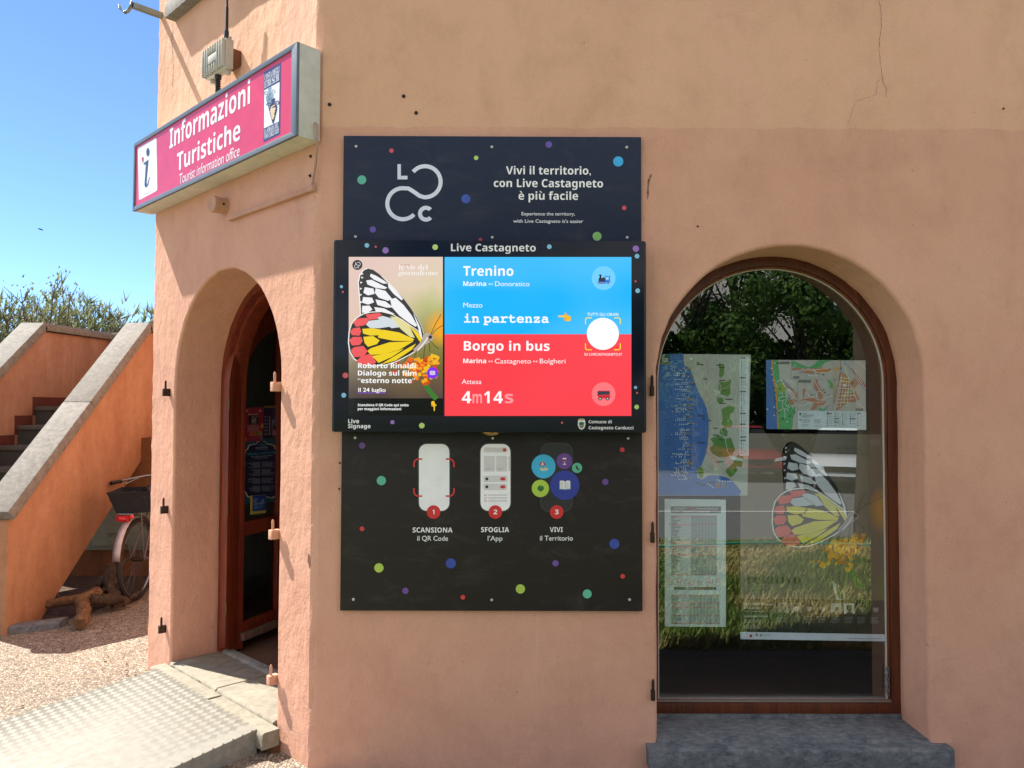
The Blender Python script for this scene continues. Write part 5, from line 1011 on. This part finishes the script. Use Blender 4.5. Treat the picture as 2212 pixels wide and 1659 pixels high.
q = MB(); q.prism(SIDE(-3.66), [(2.15, .0), (4.05, 1.27), (5.42, 1.27), (5.42, 1.545), (4.10, 1.545), (4.10, 1.40), (2.0, .0)], -.88, 0, UNDER); q.build('flight', T_)
q = MB(); f2 = SIDE(-4.5485); pts = []
for k in range(8):
    y, z = 4.05-.265*k, 1.59-.177*k
    q.prism(f2, [(y-.05, z-.177+.09), (y, z-.177+.09), (y, z+.09), (y-.05, z+.09)], 0, .003, MAROON)
    q.prism(f2, [(y, z), (y+(.265 if k else 1.37)-.05, z), (y+(.265 if k else 1.37)-.05, z+.09), (y, z+.09)], 0, .003, MAROON)
q.build('skirting', T_)
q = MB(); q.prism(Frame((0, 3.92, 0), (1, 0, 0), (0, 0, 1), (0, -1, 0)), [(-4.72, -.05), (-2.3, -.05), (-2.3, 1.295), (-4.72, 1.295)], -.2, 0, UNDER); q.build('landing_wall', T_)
G_ = thing('gas_cabinet', 'grey green metal gas meter cabinet with an upside down lid, under the stairs', 'cabinet', (-3.6, 3.9, .3))
gf = Frame((0, 3.92, 0), (1, 0, 0), (0, 0, 1), (0, -1, 0)); GGR = m_metal('cabinet_paint', '7a8272', .5, .1)
q = MB(); q.box(gf, -3.98, -3.28, .25, .78, .002, .05, GGR); q.build('frame', G_, .004); q = MB(); q.box(gf, -3.88, -3.30, .29, .76, .05, .062, m_metal('cabinet_door_paint', '848c7c', .5, .1)); q.build('door', G_, .003)
A = Art(gf, .0622); A.view('BK'); A.text('GAS', 203, 304, 688, 42, '4a5044', 'R', 1, .02, flip=True)
for i in range(len(A.v)): pass
xs = [v.x for v in A.v]; mx = (min(xs)+max(xs))/2
for v in A.v: v.x = 2*mx-v.x
A.build('lettering', G_)
q = MB(); rough_slab(q, Frame((0, 4.07, 0), (1, .58, 0), (0, 0, 1), (0, -1, 0)), -3.53, -3.20, -.06, .05, -.01, .055, SILLST, 12, 10); tag(q.build('kerb_stone', smooth=50, recalc=True), 'short grey kerb stone at the foot of the orange stairs', 'kerb stone')
# ------------------------------------------------------------------ bicycle half hidden behind the corner
bx = Vector((-3.05, 3.0, 0)); hd = Vector((-.02, 1, 0)).normalized(); sd = Vector((hd.y, -hd.x, 0))
K_ = thing('bicycle', 'old bicycle with a black rear crate, parked half hidden behind the building corner', 'bicycle', bx)
BF = lambda f, s, z: bx+hd*f+sd*s+Vector((0, 0, z))
def wheel(f):
    q = MB(); r = .335; N_ = 40; c0 = BF(f, 0, r); ring = lambda rr, s: [c0+hd*rr*math.cos(2*math.pi*k/N_)+Vector((0, 0, rr*math.sin(2*math.pi*k/N_)))+sd*s for k in range(N_+1)]
    q.tube(ring(r-.018, 0), .019, col('2c2a28', .8), 8, False); w_ = q.build('wheel', K_, smooth=60)
    q = MB(); q.tube(ring(r-.042, 0), .010, STEEL, 6, False)
    for k in range(28): a = 2*math.pi*k/28; s = .025 if k % 2 else -.025; q.tube([c0+sd*s+(hd*math.cos(a+.5)+Vector((0, 0, math.sin(a+.5))))*.02, c0+(hd*math.cos(a)+Vector((0, 0, math.sin(a))))*(r-.045)], .0011, STEEL, 4, False)
    q.tube([c0-sd*.05, c0-sd*.03, c0+sd*.03, c0+sd*.05], [.012, .02, .02, .012], DARKST, 10); q.build('rim', w_, smooth=50)
wheel(0); wheel(1.06)
FRM = col('6d5a63', .4)
q = MB()
for P, r in (([BF(0, .055, .335), BF(.42, .02, .28)], .009), ([BF(0, -.055, .335), BF(.42, -.02, .28)], .009), ([BF(0, .055, .335), BF(.27, .02, .74)], .008), ([BF(0, -.055, .335), BF(.27, -.02, .74)], .008), ([BF(.42, 0, .28), BF(.26, 0, .80)], .015), ([BF(.42, 0, .28), BF(.86, 0, .72)], .016), ([BF(.30, 0, .66), BF(.85, 0, .80)], .014), ([BF(.90, 0, .64), BF(.83, 0, .92)], .016), ([BF(1.06, .05, .335), BF(.92, .04, .62), BF(.90, 0, .64)], .010), ([BF(1.06, -.05, .335), BF(.92, -.04, .62), BF(.90, 0, .64)], .010)): q.tube(P, r, FRM)
q.build('frame', K_, smooth=50)
q = MB(); mv = []
for k in range(15):
    a = R(18+k*11.2); o = BF(-.365*math.cos(a-R(18)+.0), 0, .335+.365*math.sin(a-R(18)+.12)); mv += [o-sd*.03, o+Vector((0, 0, .008))-hd*.006, o+sd*.03]
q.add(mv, [(3*k+i, 3*k+i+1, 3*k+4+i, 3*k+3+i) for k in range(14) for i in range(2)], m_metal('mudguard', 'b9b2b4', .35, .4)); o = q.build('mudguard', K_, smooth=80); md = o.modifiers.new('thick', 'SOLIDIFY'); md.thickness = .002
q = MB(); q.tube([BF(.24, -.05, .86), BF(.22, 0, .87), BF(.24, .05, .86)], [.04, .06, .04], BLACKP, 10); q.tube([BF(.26, 0, .78), BF(.24, 0, .86)], .013, STEEL); q.build('saddle', K_, smooth=60)
q = MB(); q.tube([BF(.40, -.36, .93), BF(.48, -.35, .935), BF(.68, -.24, .96), BF(.83, 0, .965), BF(.92, .10, .96), BF(.92, .24, .935), BF(.86, .30, .93)], .011, STEEL, 10); q.tube([BF(.83, 0, .90), BF(.83, 0, .965)], .013, STEEL); hb = q.build('handlebar', K_, smooth=50)
for s in (-1, 1):
    q = MB(); q.tube(([BF(.33, -.385, .925), BF(.44, -.355, .93)] if s < 0 else [BF(.80, .34, .925), BF(.88, .285, .93)]), .017, BLACKP, 10); q.build('grip', hb, smooth=50)
q = MB(); q.tube([BF(.80, -.22, .94), BF(.9, -.2, .98), BF(.98, -.05, .95), BF(.95, 0, .8)], .004, BLACKP); q.build('brake_cable', K_, smooth=60); q = MB(); q.tube([BF(.62, -.27, .95), BF(.46, -.33, .90)], .006, STEEL); q.build('brake_lever', hb, smooth=60)
q = MB(); q.box(Frame(BF(0, 0, 0), hd, sd, (0, 0, 1)), -.22, .20, -.06, .06, .725, .735, STEEL); q.tube([BF(0, .055, .335), BF(-.08, .06, .73)], .005, STEEL); q.tube([BF(0, -.055, .335), BF(-.08, -.06, .73)], .005, STEEL); q.build('rear_rack', K_)
crf = Frame(BF(-.02, .0, .74), (sd*.97+hd*.22).normalized(), (hd*.97-sd*.22).normalized(), (-.0, .0, 1)); CR_ = m_stucco('black_crate_plastic', '202224', '2b2d30', '34363a', False)
q = MB(); lo = [(-.12, -.17), (.12, -.17), (.12, .2), (-.12, .2)]; hi_ = [(-.175, -.24), (.165, -.215), (.165, .24), (-.175, .24)]
for k in range(4):
    a, b = k, (k+1) % 4; P = [crf(*lo[a], 0), crf(*lo[b], 0), crf(*hi_[b], .165), crf(*hi_[a], .165)]; q.add(P, [(0, 1, 2, 3)], CR_)
q.add([crf(x, y, .002) for x, y in lo], [(0, 1, 2, 3)], CR_)
o = q.build('crate', K_); md = o.modifiers.new('thick', 'SOLIDIFY'); md.thickness = .006
q = MB(); q.tube([crf(-.17, -.235, .17), crf(-.06, -.2, .15), crf(.02, -.222, .175), crf(.1, -.2, .12)], .004, BLACKP); q.tube([crf(-.175, -.24, .165), crf(.165, -.215, .165), crf(.165, .24, .165)], .006, CR_); q.build('elastic_cord', o)
tl = Frame(BF(-.20, -.02, .70), (sd*.98-hd*.2).normalized(), (0, 0, 1), (-hd*.98-sd*.2).normalized())
q = MB(); q.box(tl, -.055, .045, -.028, .02, -.01, .022, col('c01822', .25)); q.box(tl, -.035, .03, -.016, .012, .022, .025, col('e8505a', .2)); q.build('rear_light', K_, .003)
q = MB(); q.lathe(tl, .07, .012, [(.017, 0), (.017, .006), (.012, .012)], col('e85040', .25), 12); q.build('reflector', K_, smooth=30)
# ------------------------------------------------------------------ driftwood by the stairs
def m_drift(name, a, b, c3):
    N = Nodes(name); v = N.coord((1, 1, 1)); g = N.noise(N.coord((1, .25, 1)), 60, 6, .7, 1.5)
    c = N.ramp(g, [(.3, hx(a)), (.52, hx(b)), (.7, hx(c3))]); c = N.mix(.7, c, N.ramp(N.noise(v, 9, 6, .7), [(.35, (.45, .42, .4)), (.6, (1, 1, 1))]), 'MULTIPLY')
    return N.base(c, .9, N.bump(g, 1., .012, N.bump(N.noise(v, 22, 5, .7), .8, .02)), spec=.15)
WD = m_drift('driftwood', '352c25', '5e4f42', '857463'); WD2 = m_drift('split_wood', '60442f', '8e6d50', 'b08d6c')
q = MB(); rnd = random.Random(9)
def limb(pts, r0, r1, m, wob=.012):
    P = [Vector(p) for p in pts]; O, Rr = [], []
    for i in range(len(P)-1):
        for k in range(5): t = k/5; O.append(P[i].lerp(P[i+1], t)+Vector([rnd.uniform(-wob, wob)*.5 for _ in range(3)]))
    O.append(P[-1]); n = len(O); Rr = [(r0+(r1-r0)*i/(n-1))*rnd.uniform(.76, .98) for i in range(n)]; q.tube(O, Rr, m, 12)
    for v in q.v[-12*n:]: v += Vector([rnd.uniform(-.1, .1)*r0 for _ in range(3)])
limb([(-3.02, 2.10, .055), (-3.10, 2.30, .075), (-3.22, 2.50, .12), (-3.18, 2.62, .14)], .052, .062, WD2)
limb([(-3.70, 2.42, .07), (-3.45, 2.48, .10), (-3.22, 2.52, .13)], .022, .045, WD2)
limb([(-3.18, 2.52, .12), (-3.04, 2.60, .10), (-3.00, 2.72, .06), (-3.06, 2.62, .05)], .05, .03, WD)
limb([(-3.05, 2.66, .07), (-3.12, 2.72, .17), (-3.2, 2.8, .22), (-3.28, 2.86, .16), (-3.3, 2.8, .08)], .045, .04, WD)
limb([(-3.12, 2.72, .12), (-3.16, 2.80, .24), (-3.22, 2.92, .30)], .06, .035, WD)
limb([(-3.24, 2.70, .06), (-3.26, 2.78, .16), (-3.2, 2.82, .24), (-3.14, 2.78, .26)], .03, .025, WD)
limb([(-3.2, 2.9, .26), (-3.2, 3.0, .40), (-3.16, 3.05, .44)], .03, .012, WD); limb([(-3.2, 2.9, .26), (-3.12, 3.0, .34)], .025, .01, WD); limb([(-3.08, 2.8, .03), (-3.0, 2.9, .06), (-3.02, 3.05, .10)], .02, .008, WD)
limb([(-3.10, 2.60, .10), (-3.06, 2.70, .12), (-3.12, 2.78, .10), (-3.2, 2.74, .04)], .035, .03, WD)
tag(q.build('driftwood', smooth=60), 'gnarled brown driftwood root lying beside the orange stairs', 'driftwood')
# ------------------------------------------------------------------ plants
LEAF1 = m_leaf('tamarisk_needles', '66704a', '8a9468', 'a8ae84'); LEAF2 = m_leaf('dry_leaves', '6a6e4c', '84845a', '5c6a48'); BARK = m_stucco('bark', '4a4036', '5e5246', '6e6252')
def tamarisk(x, y, h, wd, n, seed, label, sparse=False):
    rnd = random.Random(seed); t = thing('tamarisk', label, 'tree', (x, y, -.1), 'tamarisks behind the stairs')
    q = MB(); f = MB(); tips = []
    for b in range(9 if not sparse else 16):
        a = rnd.uniform(0, 6.28); rr = rnd.uniform(.15, 1)*wd; hh = h*rnd.uniform(.62, 1.0)*(1-.25*(rr/wd)**2); P = [Vector((x+rnd.uniform(-.15, .15), y, -.1))]
        for k in range(1, 7): s = k/6; P.append(Vector((x+math.cos(a)*rr*s**1.3+rnd.uniform(-.06, .06), y+math.sin(a)*rr*s**1.3, -.1+hh*s)))
        q.tube(P, [.05*(1-k/7)+.006 for k in range(7)] if not sparse else [.03*(1-k/7)+.006 for k in range(7)], BARK, 5); tips += P[2:]
        if sparse:
            for k in range(3, 7):
                for _ in range(4): e = P[k]+Vector((rnd.gauss(0, .13), rnd.gauss(0, .13), rnd.uniform(.12, .38))); q.tube([P[k], e], [.008, .004], BARK, 4); tips += [e, e, P[k].lerp(e, .5)]
    for k in range(n):
        if sparse: c = rnd.choice(tips)+Vector([rnd.gauss(0, .09) for _ in range(3)])
        else:
            a, u, v = rnd.uniform(0, 6.28), rnd.random()**.5, rnd.random(); lump = 1+.16*math.sin(3*a+seed)+.10*math.sin(7*a+2*seed)
            c = Vector((x+wd*1.15*u*math.cos(a), y+wd*.8*u*math.sin(a), (h*(.86+.14*math.sin(5*a*u+seed))*lump**.4)*v*math.sqrt(max(0, 1-(u*.8)**2))))
        if c.z < .05: continue
        d = Vector((rnd.gauss(.15, .35), rnd.gauss(0, .35), rnd.uniform(.3, 1))).normalized(); L = rnd.uniform(.035, .08) if sparse else rnd.uniform(.10, .30)
        s = d.orthogonal().normalized()*L*(.3 if sparse else .07)
        for _ in range(1 if sparse else 3):
            e = (d+Vector((rnd.gauss(0, .25), rnd.gauss(0, .25), rnd.gauss(0, .2)))).normalized() if not sparse else d
            s2 = Matrix.Rotation(rnd.uniform(0, 6.3), 3, d) @ s; f.add([c-s2, c+s2, c+e*L], [(0, 1, 2)], LEAF2 if sparse else LEAF1)
    q.build('trunk', t, smooth=60); f.build('crown', t); return t
for i, (x, y, h, wd, n) in enumerate(((-10.6, 11.4, 3.7, 1.5, 9000), (-9.0, 12.2, 3.55, 1.3, 8000), (-7.9, 13.0, 3.2, 1.2, 7000), (-12.4, 12.0, 3.7, 1.5, 7000), (-6.4, 14., 3.3, 1.2, 5000))):
    tamarisk(x, y, h+.45, wd, int(n*2.2), 30+i, 'feathery grey green tamarisk in the hedge behind the stairs')
for x, y, h in ((-15, 12.5, 3.9), (-18, 13, 4.2), (-21.5, 12.4, 3.9)): tamarisk(x, y, h, 1.7, 9000, int(60-x), 'feathery grey green tamarisk in the hedge behind the stairs')
tamarisk(-8.6, 11.0, 4.2, .8, 2400, 51, 'tallest sparse twiggy sapling rising above the hedge', True)
tamarisk(-9.4, 11.0, 3.65, .4, 1300, 52, 'small bare sapling above the hedge at the left edge', True)
tamarisk(-7.7, 11.8, 3.65, .4, 1300, 53, 'twiggy sapling above the hedge nearest the building', True)
q = MB(); bp = Vector((-9.05, 11.5, 5.02)); bs = .33; q.tube([bp+bs*Vector((-.09, 0, .0)), bp+bs*Vector((-.03, 0, .01)), bp+bs*Vector((.05, 0, .015)), bp+bs*Vector((.11, 0, .0))], [.002, .010, .009, .0015], col('2c2a2a', .7), 8)
for s in (-1, 1): q.add([bp+bs*Vector((-.02, 0, .02)), bp+bs*Vector((.06, 0, .02)), bp+bs*Vector((.03, s*.16, .05)), bp+bs*Vector((-.06, s*.28, -.02))], [(0, 1, 2, 3)], col('2c2a2a', .7))
tag(q.build('bird', smooth=60), 'small dark bird flying in the clear sky', 'bird')
# ------------------------------------------------------------------ across the road: what the window mirrors
LEAF3 = m_leaf('oak_leaves', '2f4a1c', '46662a', '6a8a3c')
def broad_tree(x, y, h, wd, n, seed, label, leaf=LEAF3):
    rnd = random.Random(seed); t = thing('roadside_tree', label, 'tree', (x, y, -.5), 'trees across the road'); q = MB(); f = MB()
    q.tube([(x, y, -.5), (x+.1, y, h*.3), (x-.1, y, h*.55), (x+.1, y, h*.85)], [.24, .19, .13, .04], BARK, 9)
    blobs = []
    for k in range(26):
        a = rnd.uniform(0, 6.28); rr = wd*math.sqrt(rnd.random())*.8; zz = rnd.uniform(.12, .95)*h; blobs.append((Vector((x+rr*math.cos(a), y+rr*math.sin(a), zz)), rnd.uniform(.5, 1.15)))
        q.tube([(x, y, zz*.6), blobs[-1][0]], [.06, .015], BARK, 5)
    for k in range(n):
        c, r = rnd.choice(blobs); d = Vector([rnd.gauss(0, 1) for _ in range(3)]).normalized(); p = c+d*r*rnd.uniform(.6, 1.05); s = rnd.uniform(.05, .12); u = d.orthogonal().normalized(); u = Matrix.Rotation(rnd.uniform(0, 6.3), 3, d) @ u
        v = d.cross(u); f.add([p-u*s, p+v*s*.6, p+u*s, p-v*s*.6], [(0, 1, 2, 3)], leaf)
    q.build('trunk', t, smooth=60); f.build('crown', t)
for i, (x, y, h, wd) in enumerate(((-1.5, -23.5, 8.5, 2.6), (2.5, -24.5, 9.5, 2.8), (6.6, -23.2, 9, 2.8), (10.6, -24.2, 9.5, 2.8), (14.8, -23.6, 8.6, 2.6), (.5, -27.5, 10.5, 3.2), (5., -27.8, 11, 3.2), (9.4, -28., 11, 3.2), (13.6, -27.4, 10, 3.2))):
    broad_tree(x, y, h, wd, 13000, 70+i, 'broad green tree in the row across the road, mirrored in the window')
hg = MB(); rnd = random.Random(8)
for k in range(26000):
    x = rnd.uniform(-6, 22); z = rnd.uniform(-.5, 4.6+.5*math.sin(x*.9)+.3*math.sin(x*2.3)); p = Vector((x, -26.3+rnd.uniform(-.5, .5)+.3*math.sin(x*1.7), z)); d = Vector((rnd.gauss(0, .5), 1, rnd.gauss(.3, .6))).normalized(); u = Matrix.Rotation(rnd.uniform(0, 6.3), 3, d) @ d.orthogonal().normalized()*rnd.uniform(.08, .2); v = d.cross(u)*.7
    hg.add([p-u, p+v, p+u, p-v], [(0, 1, 2, 3)], LEAF3)
tag(hg.build('hedge'), 'tall leafy hedge behind the trees across the road, mirrored in the window', 'hedge')
q = MB(); q.tube([(5.68, -8.4, -.5), (5.72, -8.4, 1.2), (5.65, -8.4, 2.6), (5.66, -8.4, 3.4)], [.20, .15, .14, .12], BARK, 12); TR = thing('pollarded_tree', 'bare pale tree trunk on the edge of the lawn, mirrored in the window', 'tree', (5.68, -8.4, -.5)); q.build('trunk', TR, smooth=60)
f = MB(); rnd = random.Random(5)
for k in range(2500):
    d = Vector([rnd.gauss(0, 1) for _ in range(3)]).normalized(); p = Vector((5.66, -8.4, 4.6))+Vector((d.x*1.1, d.y*1.1, d.z*.8))*rnd.uniform(.5, 1); s = .08; u = d.orthogonal().normalized(); v = d.cross(u); f.add([p-u*s, p+v*s, p+u*s, p-v*s], [(0, 1, 2, 3)], LEAF3)
f.build('crown', TR)
def car(x, y, rz, paint, label, name='parked_car'):
    t = thing(name, label, 'car', (x, y, -.455), 'cars parked across the road'); M = Matrix.Translation((x, y, -.455)) @ Matrix.Rotation(rz, 4, 'Z')
    G = lambda a, b, c: M @ Vector((a, b, c)); P = Nodes('car_paint_'+paint); P.base(hx(paint), .25); P.p.inputs['Coat Weight'].default_value = .6; pm = P.m; gl = col('14181c', .08, spec=.7)
    st = [(-2.2, .45, .55, .78, .80), (-2.1, .32, .86, .82, .92), (-1.5, .26, .90, .86, .98), (-.6, .26, .92, .89, 1.0), (.6, .26, .92, .90, 1.0), (1.3, .26, .90, .86, .98), (1.9, .3, .84, .80, .90), (2.18, .4, .66, .70, .74)]
    q = MB(); vs = []
    for (a, z0, z1, w0, _) in st: vs += [G(a, -w0*.9, z0), G(a, -w0, z0+.2), G(a, -w0*.97, z1-.1), G(a, -w0*.8, z1), G(a, w0*.8, z1), G(a, w0*.97, z1-.1), G(a, w0, z0+.2), G(a, w0*.9, z0)]
    n = len(st); q.add(vs, [(k*8+i, k*8+(i+1) % 8, k*8+8+(i+1) % 8, k*8+8+i) for k in range(n-1) for i in range(8)]+[tuple(range(8)), tuple(range(n*8-1, n*8-9, -1))], pm)
    q.build('body', t, smooth=50, recalc=True)
    q = MB(); cab = [(-1.95, .88, .70), (-1.45, 1.46, .58), (.15, 1.50, .58), (1.05, .90, .72)]; vs = []
    for a, z, w_ in cab: vs += [G(a, -w_, z), G(a, w_, z)]
    q.add(vs, [(0, 1, 3, 2), (4, 5, 7, 6), (0, 2, 4, 6), (1, 7, 5, 3)], gl); q.build('windows', t, recalc=True)
    q = MB(); q.add([G(-1.5, -.60, 1.45), G(-1.5, .60, 1.45), G(.2, .60, 1.5), G(.2, -.60, 1.5), G(-1.4, -.5, 1.52), G(-1.4, .5, 1.52), G(.1, .5, 1.56), G(.1, -.5, 1.56)], [(0, 1, 5, 4), (1, 2, 6, 5), (2, 3, 7, 6), (3, 0, 4, 7), (4, 5, 6, 7)], pm); q.build('roof', t, recalc=True)
    for a in (-1.35, 1.38):
        for s in (-1, 1):
            q = MB(); c0 = G(a, s*.80, .33); ax = (M.to_3x3() @ Vector((0, 1, 0))); fx = (M.to_3x3() @ Vector((1, 0, 0))); wf = Frame(c0, fx, (0, 0, 1), ax*s); q.lathe(wf, 0, 0, [(.33, -.12), (.34, .0), (.33, .10), (.22, .11)], col('1b1b1c', .8), 24); w_ = q.build('wheel', t, smooth=40)
            q = MB(); q.lathe(wf, 0, 0, [(.22, .105), (.2, .115), (.05, .10)], STEEL, 14); q.build('rim', w_, smooth=40)
    ff = Frame(G(2.19, 0, 0), M.to_3x3() @ Vector((0, -1, 0)), (0, 0, 1), M.to_3x3() @ Vector((1, 0, 0)))
    for s in (-1, 1):
        q = MB(); q.prism(ff, [(s*.42, .60), (s*.74, .64), (s*.76, .74), (s*.46, .68)], -.25, .01, col('c9d2d8', .1)); q.build('headlight', t, recalc=True)
    q = MB(); q.prism(ff, [(-.36, .52), (.36, .52), (.40, .66), (-.40, .66)], -.2, .015, col('1a1c1e', .3)); q.build('grille', t)
    q = MB(); q.prism(ff, [(-.62, .30), (.62, .30), (.52, .42), (-.52, .42)], -.2, .012, col('222426', .5)); q.build('air_intake', t)
car(9.0, -17, R(114), 'd8d9da', 'white hatchback parked across the road, mirrored in the window', 'parked_car'); car(7.2, -20., R(95), '8a1c22', 'dark red car parked across the road, mirrored in the window', 'parked_car')
